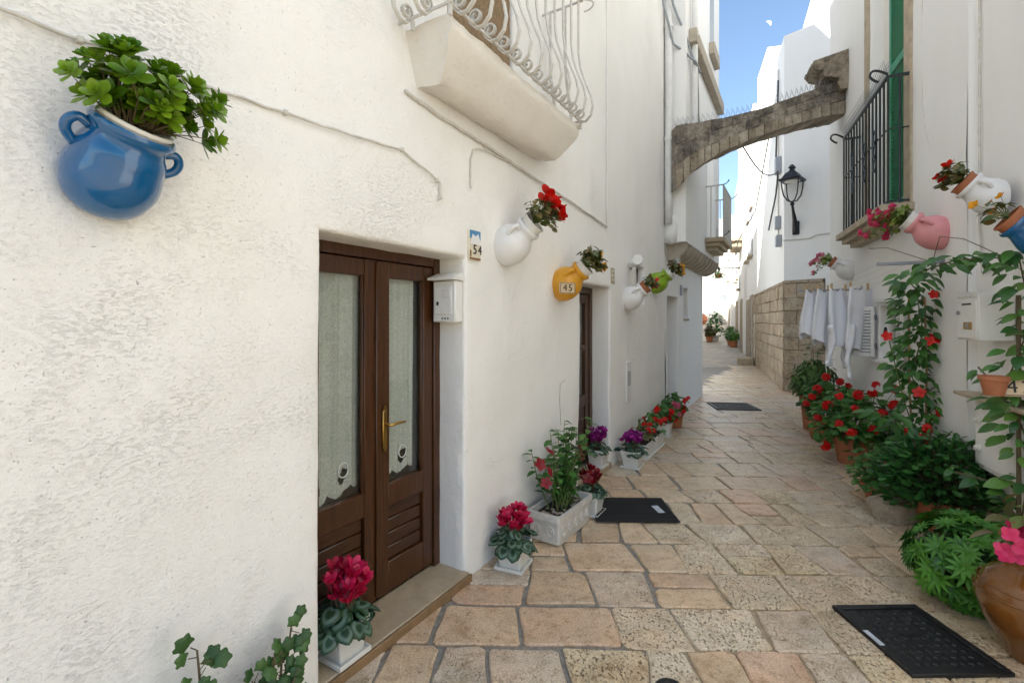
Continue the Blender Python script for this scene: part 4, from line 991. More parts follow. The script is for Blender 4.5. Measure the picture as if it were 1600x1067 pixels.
def lobed(l=5, pts=22):
    o = []
    for i in range(pts):
        a = R(-80) + R(340) * i / (pts - 1) ; r = .5 * (1 + .16 * math.cos(l * 1.06 * (a - R(90)))) * (1 if 1 < i < pts - 2 else .8)
        o.append((r * math.cos(a), .48 + r * math.sin(a)))
    return [(0, .1)] + o
LOBED = fan(lobed(), .35, .45, 1)
def petal_ring(n, length, width, tilt, shape=OVAL, twist=0):
    v = []; f = []
    for k in range(n):
        m = Rz(2 * math.pi * k / n) @ Matrix.Rotation(tilt, 4, 'X') @ Matrix.Rotation(twist, 4, 'Y')
        o = len(v); v += [tuple(m @ Vector((x * width, y * length, z * length))) for x, y, z in shape[0]]; f += [tuple(i + o for i in q) for q in shape[1]]
    return v, f, None
PET = leaf_template(lambda t: .42 * math.sin(math.pi * min(1, .12 + t * .80)) ** .7, n=4, fold=-.1, droop=.2)
FIVE = petal_ring(5, 1, 1.05, R(22), PET, R(8))
FOUR = petal_ring(4, 1, 1.25, R(30), PET, R(12))
CYC = petal_ring(5, 1, .8, R(62), PET, R(25))
STAR = petal_ring(10, 1, .55, R(36), LANCE)
ROSE = ([], [], None)
for _r, (_n, _l, _t) in enumerate(((4, 1.0, 8), (4, .85, 32), (3, .6, 58))):
    _v, _f, _ = petal_ring(_n, _l, 1.45 * _l, R(_t), SPOON, R(10)); _m = Rz(.7 * _r); _o = len(ROSE[0])
    ROSE[0].extend([tuple(_m @ Vector((x, y_, z + .12 * _r))) for x, y_, z in _v]); ROSE[1].extend([tuple(i + _o for i in c) for c in _f])
def cluster(base, n, rad, size, seed):
    q = random.Random(seed); v = []; f = []
    for k in range(n):
        t = math.acos(1 - q.random() * 1.15); a = q.random() * 6.28; d = Vector((math.sin(t) * math.cos(a), math.sin(t) * math.sin(a), math.cos(t)))
        m = T(*(d * rad)) @ d.to_track_quat('Z', 'Y').to_matrix().to_4x4() @ Rz(q.random() * 6) @ Matrix.Scale(size, 4)
        o = len(v); v += [tuple(m @ Vector(p)) for p in base[0]]; f += [tuple(i + o for i in c) for c in base[1]]
    return v, f, None
GERHEAD = cluster(FIVE, 12, .62, .72, 3)
CYCHEAD = cluster(CYC, 3, .2, .8, 5)
_mesh_cache = {}
def tmesh(name, tpl, mat):
    k = (name, id(tpl), mat.name)
    if k not in _mesh_cache:
        mb = MB(); mb.v = list(tpl[0]); mb.f = list(tpl[1]); mb.t = [0.0] * len(mb.f)
        if tpl[2]: mb.rim = list(tpl[2])
        _mesh_cache[k] = mb.mesh(name, mat, True)
    return _mesh_cache[k]
def orient(p, d, up, size, roll=0):
    """leaf matrix: base p, along d, face towards up"""
    y_ = Vector(d).normalized(); z = Vector(up) - y_ * Vector(up).dot(y_)
    if z.length < 1e-4: z = y_.orthogonal()
    z.normalize(); x = y_.cross(z); m = Matrix.Identity(4)
    for i, a in enumerate((x, y_, z)): m.col[i][:3] = a * size
    m.col[3][:3] = p
    return m
def singles(name, tpl, mat, mats, parent):
    me = tmesh(name, tpl, mat)
    for m in mats: place(name, me, parent, matrix=m)
def joined(name, tpl, mat, mats, parent, q):
    mb = MB()
    V = np.array(tpl[0]); V4 = np.c_[V, np.ones(len(V))]
    for m in mats:
        o = len(mb.v); W = V4 @ np.array(m).T; mb.v += [tuple(w) for w in W[:, :3].tolist()]; t = q.random()
        mb.f += [tuple(i + o for i in f) for f in tpl[1]]; mb.t += [t] * len(tpl[1])
    return mb.build(name, mat, parent, smooth=True, kind='stuff')
def leaf_dome(c, rad, n, size, q, axis=(0, 0, 1), lo=-.1, droop=.3, jit=.35, fill=.6):
    """leaves over a dome of radii rad around c, pointing outward"""
    out = []; ax = Vector(axis).normalized(); rot = ax.to_track_quat('Z', 'Y').to_matrix()
    for _ in range(n):
        h = q.uniform(lo, 1); a = q.random() * 6.283; r = math.sqrt(max(0, 1 - h * h)); d = Vector((r * math.cos(a), r * math.sin(a), h))
        k = q.uniform(fill, 1); p = Vector(c) + rot @ Vector((d.x * rad[0] * k, d.y * rad[1] * k, d.z * rad[2] * k))
        dd = rot @ d
        tang = Vector((dd.x, dd.y, 0)) + Vector((q.uniform(-jit, jit), q.uniform(-jit, jit), -droop + q.uniform(-jit, jit)))
        up = dd + Vector((q.uniform(-.4, .4), q.uniform(-.4, .4), .7))
        out.append(orient(p - tang.normalized() * size * .4, tang, up, size * q.uniform(.7, 1.15)))
    return out
def stems(mb, root, tips, r, q, bow=.05):
    for t in tips:
        a = Vector(root); b = Vector(t); m = a.lerp(b, .5) + Vector((q.uniform(-bow, bow), q.uniform(-bow, bow), q.uniform(0, bow)))
        mb.tube([a, a.lerp(m, .6) + (m - a) * .0, m, b], [r, r * .9, r * .8, r * .6], 5, cap=False)

def square_pot(t, w, h, mat, saucer=True):
    mb = MB(); 
    for k, (s, z) in enumerate(((.74, .0), (.96, h - .02), (1.0, h - .02), (1.0, h), (.90, h), (.86, h - .03))):
        c = s * w / 2; b = c * .9
        mb.v += [(-c, -b, z), (-b, -c, z), (b, -c, z), (c, -b, z), (c, b, z), (b, c, z), (-b, c, z), (-c, b, z)]
    for k in range(5):
        for i in range(8): mb.f.append((k * 8 + i, k * 8 + (i + 1) % 8, k * 8 + 8 + (i + 1) % 8, k * 8 + 8 + i))
    mb.f.append(tuple(range(8))[::-1])
    mb.v = [(x, y_, z + (.012 if saucer else 0)) for x, y_, z in mb.v]; mb.build('pot', mat, t)
    MB().box((-w * .43, -w * .43, h - .04), (w * .43, w * .43, h - .02)).build('soil', M['soil'], t)
    if saucer:
        MB().box((-w * .5, -w * .5, 0), (w * .5, w * .5, .012), .004).build('saucer', mat, t)
        for a in range(4): MB().box((-w * .51, -w * .51, .002), (w * .51, -w * .485, .024), .003, Rz(R(90 * a))).build('saucer_rim', mat, t)
def round_pot(t, r, h, mat, rim=True):
    pf = [(r * .70, 0), (r * .74, .004), (r * .95, h * .82), (r * 1.04, h * .83), (r * 1.06, h), (r * .95, h), (r * .92, h * .9)]
    MB().lathe(pf, 28).build('pot', mat, t); MB().lathe([(r * .92, h * .88), (r * .1, h * .9)], 20).build('soil', M['soil'], t)
def cyclamen(t, top, spread, q, petal, n_leaf=34, n_fl=14, leaf=.075, fl=.036, fh=.13, single=True):
    ms = leaf_dome((0, 0, top - .01), (spread, spread, spread * .62), n_leaf, leaf, q, lo=-.35, droop=.45, fill=.55)
    (singles if single else lambda a, b, c, d, e: joined(a, b, c, d, e, q))('leaf', HEART, M['cyclamen_leaf'], ms, t)
    st_ = MB(); fm = []
    for k in range(n_fl):
        a = q.random() * 6.28; r = spread * .62 * math.sqrt(q.random()); p = Vector((r * math.cos(a), r * math.sin(a), top + fh * q.uniform(.55, 1.15)))
        stems(st_, (p.x * .2, p.y * .2, top - .03), [p], .0025, q, .015)
        d = Vector((q.uniform(-.5, .5) + p.x * 2, q.uniform(-.5, .5) + p.y * 2, 1)).normalized()
        fm.append(T(*p) @ d.to_track_quat('Z', 'Y').to_matrix().to_4x4() @ Rz(q.random() * 6) @ Matrix.Scale(fl * q.uniform(.85, 1.25), 4))
    singles('flower', CYC, petal, fm, t)
    st_.build('flower_stems', M['dark_stem'], t, kind='stuff')
def add_flowers(t, pts, tpl, petal, size, q, lean=(0, 0, 1), name='flower'):
    fm = []
    for p in pts:
        d = (Vector(lean) + Vector((q.uniform(-.5, .5), q.uniform(-.5, .5), q.uniform(-.2, .4)))).normalized()
        fm.append(T(*p) @ d.to_track_quat('Z', 'Y').to_matrix().to_4x4() @ Rz(q.random() * 6) @ Matrix.Scale(size * q.uniform(.8, 1.2), 4))
    singles(name, tpl, petal, fm, t)

# ------------------------------------------------------------------ wall jugs
import bmesh
def wall_jug(frame, u, h, glaze, label, s=1.0, tilt=48, roll=0, neck=.62, liner='white_plastic', lug=True, lift=0.0):
    t = thing('wall_jug', label, 'flower jug', frame.at(u, h, 0), 'half jugs hung on the alley walls')
    R0 = .14 * s; rn = R0 * neck
    prof = [(.02 * s, -.185 * s), (.07 * s, -.172 * s), (.112 * s, -.135 * s), (.135 * s, -.08 * s), (.14 * s, -.03 * s), (.132 * s, .02 * s), (max(rn * 1.15, .11 * s), .06 * s), (rn * 1.02, .09 * s), (rn, .11 * s), (rn * 1.12, .125 * s), (rn * 1.16, .14 * s), (rn * 1.1, .152 * s), (rn * .94, .15 * s), (rn * .9, .09 * s)]
    ax = Matrix.Rotation(R(roll), 4, 'Y') @ Matrix.Rotation(R(tilt), 4, 'X'); cen = T(0, -.085 * s, 0)
    m4 = cen @ ax
    mb = MB().lathe([(p.x, p.y) for p in smooth_path([(r_, z_, 0) for r_, z_ in prof[:9]], 3)] + prof[9:], 48, m4)
    me = mb.mesh('jug', M[glaze], 'auto'); bm = bmesh.new(); bm.from_mesh(me)
    bmesh.ops.bisect_plane(bm, geom=bm.verts[:] + bm.edges[:] + bm.faces[:], plane_co=(0, .004, 0), plane_no=(0, 1, 0), clear_outer=True)
    bm.to_mesh(me); bm.free(); me.shade_smooth(); me.set_sharp_from_angle(angle=R(50)); jug = place('jug', me, t)
    if lug:
        for sx in (-1, 1):
            e = smooth_path([(sx * (rn * .98), 0, .10 * s), (sx * (rn + .03 * s), 0, .112 * s), (sx * (rn + .05 * s), 0, .088 * s), (sx * (rn + .045 * s), 0, .055 * s), (sx * min(.125 * s, rn + .04 * s), 0, .028 * s)])
            MB().tube([m4 @ Vector(p) for p in e], .0155 * s, 10).build('handle', M[glaze], jug, smooth=True)
    lz = (.15 + lift) * s
    MB().lathe([(rn * .86, .06 * s), (rn * .9, lz + .035 * s), (rn * .97, lz + .037 * s), (rn * .97, lz + .05 * s), (rn * .86, lz + .05 * s), (rn * .84, lz + .03 * s)], 40, m4, 1, .03).build('liner_pot', M[liner], t)
    MB().lathe([(rn * .86, lz + .028 * s), (rn * .1, lz + .034 * s)], 20, m4).build('soil', M['soil'], t)
    mouth = m4 @ Vector((0, 0, lz + .04 * s)); axis = (m4.to_3x3() @ Vector((0, 0, 1))).normalized()
    return t, mouth, axis
q = random.Random(31)
# blue jug with jade-like succulent
t, mo_, ax_ = wall_jug(LW, -1.765, 2.045, 'blue_glaze', 'big glossy blue two-handled jug with bushy green succulent', .84, 32, 10, .78, lift=-.03)
sm = MB(); rm = []
for k in range(135):
    a = q.random() * 6.28; el = q.uniform(-.25, 1.3); rr = q.uniform(.02, .185)
    d = Vector((math.cos(a) * math.cos(el) * 1.12, math.sin(a) * math.cos(el) * .55 - .3, math.sin(el) * .85)); tip = mo_ + d * rr + Vector((.015, -.01, .03))
    tip.y = min(tip.y, -.04); tip.z = max(tip.z, mo_.z - .01 - .25 * (tip.x - mo_.x)); tip.x = min(tip.x, mo_.x + .17)
    stems(sm, mo_ + Vector((d.x * .05, d.y * .04, -.01)), [tip], .002, q, .015)
    dd = (d + Vector((0, -.25, .4))).normalized()
    rm.append(T(*tip) @ dd.to_track_quat('Z', 'Y').to_matrix().to_4x4() @ Rz(q.random() * 6) @ Matrix.Scale(q.uniform(.033, .052), 4))
singles('leaf_rosette', ROSE, M['succulent'], rm, t); sm.build('stems', M['dark_stem'], t, kind='stuff')
def begonia_jug(frame, u, h, glaze, label, petal, leafmat, s=1.0, tilt=48, roll=0, neck=.62, nl=26, nf=8, fl=.03, liner='white_plastic', spread=.12, fdir=(.3, -.4, .6), tpl=FOUR, trail=0, lsize=.05):
    t, mo_, ax_ = wall_jug(frame, u, h, glaze, label, s, tilt, roll, neck, liner)
    c = mo_ + ax_ * .035 * s
    ms = leaf_dome(c, (spread, spread * .85, spread), int(nl * 2.2), lsize * 1.2, q, axis=ax_ + Vector((0, 0, .3)), lo=.05, droop=.2, fill=.4)
    ms = [m for m in ms if m.translation.y < -.02]
    sm = MB(); stems(sm, mo_, [m.translation for m in ms[::2]], .003, q, .01)
    pts = []
    for k in range(nf):
        d = (Vector(fdir) + Vector((q.uniform(-.6, .6), q.uniform(-.5, .3), q.uniform(-.5, .5)))).normalized(); pts.append(c + d * spread * q.uniform(.75, 1.25))
    if trail:
        for k in range(trail):
            e = Vector((q.uniform(-.58, -.12), q.uniform(-.2, -.02), q.uniform(-.17, .15))); tip = c + e
            P = [mo_, c + e * .3 + Vector((0, 0, .04)), c + e * .65 + Vector((0, 0, .03)), tip]; sm.tube(P, .0025, 5)
            for i in range(13):
                p = P[0].lerp(P[3], .15 + .85 * i / 12) + Vector((q.uniform(-.03, .03), q.uniform(-.03, .03), q.uniform(-.03, .03))); ms.append(orient(p, (q.uniform(-1, .4), q.uniform(-.8, .3), q.uniform(-.3, .6)), (q.uniform(-.3, .3), -.5, 1), lsize * q.uniform(.7, 1)))
            pts += [tip, tip + Vector((.03, -.01, .02)), P[2] + Vector((0, -.02, .02))]
    for p in pts: stems(sm, mo_, [p], .002, q, .01)
    singles('leaf', OVAL if tpl is not FIVE else LANCE, M[leafmat], ms, t); add_flowers(t, pts, tpl, M[petal], fl, q, fdir)
    sm.build('stems', M['green_stem'], t, kind='stuff')
    return t
begonia_jug(LW, .45, 2.14, 'white_glaze', 'white wall jug with scarlet begonias beside the number 54 tile', 'red_petal', 'begonia_leaf', .98, 52, 8, .6, 34, 40, .05, fdir=(.55, -.3, .6), spread=.165, lsize=.055)
yj = begonia_jug(LW, 1.34, 1.93, 'yellow_glaze', 'mustard yellow wall jug with yellow begonias above a number 45 plaque', 'orange_petal', 'begonia_leaf', 1.0, 52, 8, .58, 50, 7, .036, fdir=(.8, -.3, .2), spread=.155, lsize=.06)
begonia_jug(LW, 3.18, 1.88, 'white_glaze', 'white wall jug with small red blooms below the little barred window', 'red_petal', 'begonia_leaf', .98, 52, 8, .6, 20, 4, .03, liner='terracotta', fdir=(.9, -.3, -.1), lsize=.065)
begonia_jug(LW, 4.36, 2.14, 'green_glaze', 'lime green wall jug with orange yellow flowers', 'orange_petal', 'begonia_leaf', 1.02, 52, 8, .6, 36, 5, .055, fdir=(.9, -.3, .1), spread=.15, lsize=.065)
begonia_jug(RW, 1.42, 2.33, 'white_glaze', 'white wall jug with trailing pale pink flowers above the laundry', 'pink_petal', 'lime_leaf', 1.0, 55, -8, .6, 18, 4, .035, liner='terracotta', fdir=(-.6, -.3, .2), trail=4, lsize=.06)
begonia_jug(RW, 4.36, 2.36, 'pink_glaze', 'pink wall jug with long trailing pink flowers below the iron cage', 'hot_pink_petal', 'lime_leaf', 1.0, 55, -8, .6, 30, 6, .028, fdir=(-.6, -.3, .1), trail=15, lsize=.055)
begonia_jug(RW, 5.24, 2.45, 'white_glaze', 'white wall jug with red begonia and bronze leaves above the bright blue jug', 'red_petal', 'begonia_leaf', .84, 50, -8, .72, 40, 7, .034, liner='terracotta', fdir=(-.4, -.3, .6), spread=.13, lsize=.05)
begonia_jug(RW, 5.80, 2.09, 'blue_glaze', 'bright blue wall jug with orange begonia above the letterbox', 'orange_petal', 'begonia_leaf', .84, 50, -8, .72, 12, 4, .03, liner='terracotta', fdir=(-.4, -.3, .6), spread=.12)
pq = thing('number_plaque', 'tan clay plaque reading 45 hung on the yellow jug', 'sign', LW.at(1.195, 1.86, .145) @ Rz(R(-34)))
MB().box((-.075, 0, -.045), (.075, .012, .045), .003).build('plaque_body', M['sign_clay'], pq)
for a, b in (((-.07, -.002, -.041), (.07, .001, -.038)), ((-.07, -.002, .038), (.07, .001, .041)), ((-.07, -.002, -.038), (-.067, .001, .038)), ((.067, -.002, -.038), (.07, .001, .038))): MB().box(a, b).build('border_line', M['ink'], pq)
text('numeral', '45', .08, M['ink'], pq, T(0, -.002, 0) @ FRONT)

# ------------------------------------------------------------------ pots along the left wall
def floor_thing(name, label, cat, u, out, z=0.0, rot=0, group='flower pots beside the doorways', frame=LW):
    p = frame.pt(u, z, out); return thing(name, label, cat, T(*p) @ Rz(math.atan2(frame.d.y, frame.d.x) + rot), group)
q = random.Random(5)
t = floor_thing('potted_cyclamen', 'crimson cyclamen in cream square pot standing on the door threshold', 'potted plant', -.875, -.045, .052, 0)
square_pot(t, .175, .16, M['white_plastic']); cyclamen(t, .17, .15, q, M['crimson_petal'], 62, 38, .085, .05, .19)
t = floor_thing('potted_cyclamen', 'red cyclamen in white pot by the plaster corner and relief planter', 'potted plant', .30, .17, 0, R(8))
square_pot(t, .19, .15, M['white_plastic']); cyclamen(t, .17, .155, q, M['crimson_petal'], 66, 38, .08, .046, .16)
t = floor_thing('potted_cyclamen', 'dark red cyclamen in white pot between relief planter and doormat', 'potted plant', 1.36, .28)
square_pot(t, .19, .17, M['white_plastic']); cyclamen(t, .18, .14, q, M['dark_red_petal'], 70, 36, .065, .046, .15, True)
t = floor_thing('potted_cyclamen', 'purple cyclamen in white pot on the second doorstep', 'potted plant', 2.40, -.06, .06)
square_pot(t, .18, .17, M['white_plastic']); cyclamen(t, .18, .14, q, M['magenta_petal'], 60, 34, .06, .045, .17)
t = floor_thing('potted_cyclamen', 'magenta cyclamen in white pot past the second doorway', 'potted plant', 2.76, .2)
square_pot(t, .21, .17, M['white_plastic']); cyclamen(t, .18, .17, q, M['magenta_petal'], 80, 40, .06, .045, .15)
# relief planter with climbing shrub
t = floor_thing('relief_planter', 'long white relief planter holding tall leafy shrub with red trumpet flowers', 'potted plant', .93, .21, 0, R(-2))
mb = MB(); L2, W2, H2 = .27, .125, .22
lv = [(.90, .0), (.97, .02), (1.0, .17), (1.07, .178), (1.07, H2), (.95, H2), (.92, .17)]
for s_, z in lv:
    a, b = L2 * s_, W2 * (s_ if s_ < 1 else s_ * 1.02); c = .015
    mb.v += [(-a, -b + c, z), (-a + c, -b, z), (a - c, -b, z), (a, -b + c, z), (a, b - c, z), (a - c, b, z), (-a + c, b, z), (-a, b - c, z)]
for k in range(len(lv) - 1):
    for i in range(8): mb.f.append((k * 8 + i, k * 8 + (i + 1) % 8, k * 8 + 8 + (i + 1) % 8, k * 8 + 8 + i))
mb.f.append(tuple(range(8))[::-1]); mb.build('trough', M['white_iron'], t)
MB().box((-L2 * .93, -W2 * .93, .15), (L2 * .93, W2 * .93, .175)).build('soil', M['soil'], t)
for k in range(5):
    cx = -.2 + k * .1
    MB().tube([(cx + .036 * (1 - i / 26) * math.cos(i * .5), -W2 * .985 - .002, .095 + .045 * (1 - i / 26) * math.sin(i * .5)) for i in range(20)], .0065, 5).build('relief_scroll', M['white_iron'], t)
for k in range(2):
    cy_ = -.055 + k * .11
    MB().tube([(-L2 * .985 - .002, cy_ + .034 * (1 - i / 26) * math.cos(i * .5), .095 + .045 * (1 - i / 26) * math.sin(i * .5)) for i in range(20)], .0065, 5).build('relief_scroll', M['white_iron'], t)
for k in range(38):
    r_ = q.uniform(.010, .02); MB().lathe([(r_ * .2, -r_ * .6), (r_ * .8, -r_ * .3), (r_, 0), (r_ * .7, r_ * .4), (r_ * .1, r_ * .55)], 7, T(q.uniform(-.22, .22), q.uniform(-.09, .09), .183)).build('pebble', M['pebble'], t)
lm = []; bm_ = []; sm = MB(); fl_pts = []
for k in range(26):
    b0 = Vector((q.uniform(-.1, .12), q.uniform(-.05, .05), .18)); top_ = Vector((b0.x + q.uniform(-.22, .26), b0.y + q.uniform(-.2, .14), q.uniform(.34, .84)))
    mid_ = b0.lerp(top_, .5) + Vector((q.uniform(-.04, .04), q.uniform(-.04, .04), .03)); P = [b0, b0.lerp(mid_, .5), mid_, mid_.lerp(top_, .5) + Vector((0, 0, .01)), top_]
    sm.tube(P, [.005, .0045, .004, .003, .002], 5)
    for i in range(12):
        s_ = .25 + .75 * i / 11; p = P[int(s_ * 3.99)].lerp(P[min(4, int(s_ * 3.99) + 1)], s_ * 3.99 % 1); a = q.random() * 6.28
        (bm_ if (k % 7 == 3 and i > 4) else lm).append(orient(p, (math.cos(a), math.sin(a), q.uniform(-.3, .5)), (q.uniform(-.3, .3), q.uniform(-.5, .1), 1), q.uniform(.055, .088)))
for p in ((-.30, -.06, .68), (-.37, -.03, .60), (-.33, -.08, .55), (-.34, -.06, .47), (.10, -.12, .62), (.13, -.1, .55), (.2, -.1, .60), (.26, -.1, .34)):
    fl_pts.append(p); sm.tube([(p[0] * .3, p[1] * .3, p[2] * .8), Vector(p) * .7 + Vector((0, 0, .15)), p], .0022, 5)
sm.tube([(.0, 0, .8), (-.06, -.02, 1.0), (-.05, -.02, 1.12), (.03, -.02, 1.14)], .0018, 4)
q.shuffle(lm); singles('leaf', OVAL, M['vine_leaf'], lm[:290], t); singles('young_leaf', OVAL, M['bright_leaf'], bm_, t); sm.build('stems', M['green_stem'], t, kind='stuff')
add_flowers(t, fl_pts, FIVE, M['dark_red_petal'], .04, q, (-.2, -.7, .5))
for i, (u, out, pet, lab) in enumerate(((3.28, .17, 'red_petal', 'red begonia with bronze leaves in white trough under the vent cover'), (3.72, .17, 'red_petal', 'taller red begonia in white trough past the vent cover'))):
    t = floor_thing('potted_begonia', lab, 'potted plant', u, out)
    MB().box((-.2, -.09, .012), (.2, .09, .16), .012).build('pot', M['white_plastic'], t); MB().box((-.22, -.11, 0), (.22, .11, .014), .004).build('saucer', M['white_plastic'], t); MB().box((-.19, -.08, .161), (.19, .08, .166)).build('soil', M['soil'], t)
    ms = leaf_dome((0, 0, .2), (.22, .17, .22 + .06 * i), 90, .065, q, lo=0, fill=.45); singles('leaf', OVAL, M['begonia_leaf' if i == 0 else 'geranium_leaf'], ms, t)
    add_flowers(t, [(q.uniform(-.2, .2), q.uniform(-.18, .02), .2 + q.uniform(.08, .26)) for _ in range(9)], GERHEAD, M[pet], .03, q, (0, -.5, .8))
t = floor_thing('potted_geranium', 'pink and white geranium in white pot before the stone corbels', 'potted plant', 4.35, .16); square_pot(t, .2, .18, M['white_plastic'])
joined('foliage', LOBED, M['geranium_leaf'], leaf_dome((0, 0, .24), (.2, .18, .22), 130, .07, q, lo=-.1, fill=.45), t, q); add_flowers(t, [(.05, -.16, .42), (.1, -.17, .30), (-.05, -.14, .45)], GERHEAD, M['pink_petal'], .045, q, (0, -.8, .5), 'flower_head')
add_flowers(t, [(-.12, -.12, .36), (-.15, -.1, .28), (0, -.14, .24)], GERHEAD, M['red_petal'], .04, q, (0, -.8, .5), 'flower_head')
t = floor_thing('potted_geranium', 'dark green red-flowered geranium in terracotta pot beyond the pink geranium', 'potted plant', 4.98, .16); round_pot(t, .13, .22, M['terracotta'])
joined('foliage', LOBED, M['geranium_leaf'], leaf_dome((0, 0, .28), (.24, .2, .24), 150, .07, q, lo=-.2, fill=.45), t, q); add_flowers(t, [(q.uniform(-.2, .2), -.16, q.uniform(.25, .45)) for _ in range(7)], GERHEAD, M['red_petal'], .032, q, (0, -.8, .5), 'flower_head')
# trailing geranium at the foot of the near wall
t = floor_thing('ivy_geranium', 'sprawling green ivy-leaved geranium growing up the rough wall foot', 'plant', -1.46, .07, -.12, 0, None)
lm = []; sm = MB()
for x0, tip in ((-.2, (-.30, -.05, .44)), (-.2, (-.22, -.07, .50)), (-.12, (-.11, -.04, .66)), (-.12, (-.15, -.07, .56)), (-.05, (-.02, -.08, .44)), (0, (.06, -.07, .46)), (.05, (.14, -.06, .50)), (.08, (.18, -.05, .52)), (.08, (.22, -.04, .56)), (.0, (-.06, -.09, .47)), (.06, (.18, -.12, .42)), (0, (.0, -.12, .40)), (-.1, (-.1, -.12, .42)), (-.2, (-.2, -.12, .40)), (-.25, (-.38, -.08, .40)), (-.25, (-.33, -.11, .46))):
    b0 = Vector((x0, -.03, 0)); tp = Vector(tip); m_ = b0.lerp(tp, .55) + Vector((.02, -.02, .03)); P = [b0, b0.lerp(m_, .5), m_, tp]; sm.tube(P, [.008, .007, .006, .003], 6)
    for i in range(13):
        p = m_.lerp(tp, i / 12) if i > 1 else b0.lerp(m_, .6 + .2 * i); a = q.random() * 6.28; d = Vector((math.cos(a), -.35 + .4 * math.sin(a), .6 * math.sin(a) + .1)); e = p + d * .035
        sm.tube([p, e], .0018, 4); lm.append(orient(e, d, (q.uniform(-.3, .3), -.9, q.uniform(.2, .8)), q.uniform(.036, .058)))
singles('leaf', LOBED, M['ivy_leaf'], lm, t); sm.build('stems', M['dark_stem'], t, kind='stuff')

# doormat, manholes
dm = thing('doormat', 'black rubber doormat with pale label on the flagstones', 'doormat', T(1.0, 3.98, .006) @ Rz(R(-1)))
MB().box((-.33, -.25, 0), (.33, .25, .012), .004).build('mat', M['rubber'], dm)
rib = MB().box((-.31, -.006, .012), (.31, .006, .0155), .001).mesh('rib', M['rubber'])
for i in range(18): place('rib', rib, dm, loc=(0, -.225 + i * .0265, .0))
MB().box((-.028, -.075, .0158), (.028, .075, .0168)).build('label', M['label_white'], dm).matrix_basis = T(.22, -.02, 0) @ Rz(R(8))
def manhole(x, y_, w, d, rot, label, z0=0.0):
    t = thing('manhole_cover', label, 'manhole', T(x, y_, z0 + .004) @ Rz(rot), 'cast iron manhole covers')
    for a, b in (((-w / 2, -d / 2, -.02), (w / 2, -d / 2 + .035, .014)), ((-w / 2, d / 2 - .035, -.02), (w / 2, d / 2, .014)), ((-w / 2, -d / 2 + .0355, -.02), (-w / 2 + .035, d / 2 - .0355, .014)), ((w / 2 - .035, -d / 2 + .0355, -.02), (w / 2, d / 2 - .0355, .014))): MB().box(a, b, .003).build('frame_bar', M['cast_iron'], t)
    MB().box((-w / 2 + .038, -d / 2 + .038, -.02), (w / 2 - .038, d / 2 - .038, .006), .002).build('plate', M['cast_iron'], t)
    stud = MB().add([(-.018, 0, 0), (0, -.012, 0), (.018, 0, 0), (0, .012, 0), (-.011, 0, .006), (0, -.007, .006), (.011, 0, .006), (0, .007, .006)], [(4, 5, 6, 7), (0, 1, 5, 4), (1, 2, 6, 5), (2, 3, 7, 6), (3, 0, 4, 7)]).mesh('stud', M['cast_iron'])
    nx, ny = int((w - .1) / .042), int((d - .1) / .042)
    for i in range(nx):
        for j in range(ny):
            if abs(i - nx / 2 + .5) < 2.2 and abs(j - ny / 2 + .5) < 1.2: continue
            place('stud', stud, t, matrix=T((i - nx / 2 + .5) * .042, (j - ny / 2 + .5) * .042, .006) @ Rz(R(90 * ((i + j) % 2))))
    for k in range(3): MB().tube([(-.05 + .05 * k + .02 * math.cos(a), .02 * math.sin(a), .007) for a in [j * .7 for j in range(10)]], .004, 5).build('raised_mark', M['cast_iron'], t)
    return t
t = manhole(2.02, 2.38, .47, .52, R(1), 'large cast iron manhole cover with diamond studs near the glazed urn')
MB().box((-.012, -.05, .0142), (.012, .06, .0165)).build('paint_fleck', M['label_white'], t).matrix_basis = T(-.218, -.02, 0)
manhole(4.08, 8.75, .75, .72, R(-8), 'grey manhole cover in the middle of the narrowing alley')
dc = thing('drain_cover', 'small round black drain cover set in the flagstones', 'drain cover', T(.68, 2.04, .002))
MB().lathe([(.062, -.02), (.065, .008), (.058, .016), (.055, .012), (.01, .012)], 28).build('cap', M['cast_iron'], dc)

# ------------------------------------------------------------------ laundry
def bar(name, label, u, h, length):
    t = thing(name, label, 'drying bar', RW.at(u, h, 0)); MB().box((-.014, -length, -.014), (.014, .05, .014), .002).build('arm', M['silver'], t)
    for k in range(4): MB().tube([(-.018, -length + .04 + k * .13, 0), (.018, -length + .04 + k * .13, 0)], .008, 6).build('hook', M['silver'], t)
    MB().box((-.04, -.012, -.05), (.04, .012, .05), .003).build('wall_plate', M['silver'], t)
bar('drying_bar', 'bare grey metal drying bar below the pink jug', 4.37, 2.09, .46); bar('drying_bar', 'grey drying bar carrying the white washing', 1.93, 2.0, .74)
LINES = [.16, .36, .54, .70]
for k, o in enumerate(LINES):
    ln = MB(); a = RW.pt(1.93, 2.012, o); b = RW.pt(4.37, 2.10, min(.44, .1 + k * .12)); ln.tube([a.lerp(b, i / 8) - Vector((0, 0, .05 * math.sin(math.pi * i / 8))) for i in range(9)], .0016, 4)
    tag(ln.build('clothes_line', M['cable']), ['thin clothes line strung closest to the wall', 'second clothes line out from the wall', 'third clothes line out from the wall', 'outermost clothes line at the tips of the drying bars'][k], 'clothes line', 'clothes lines')
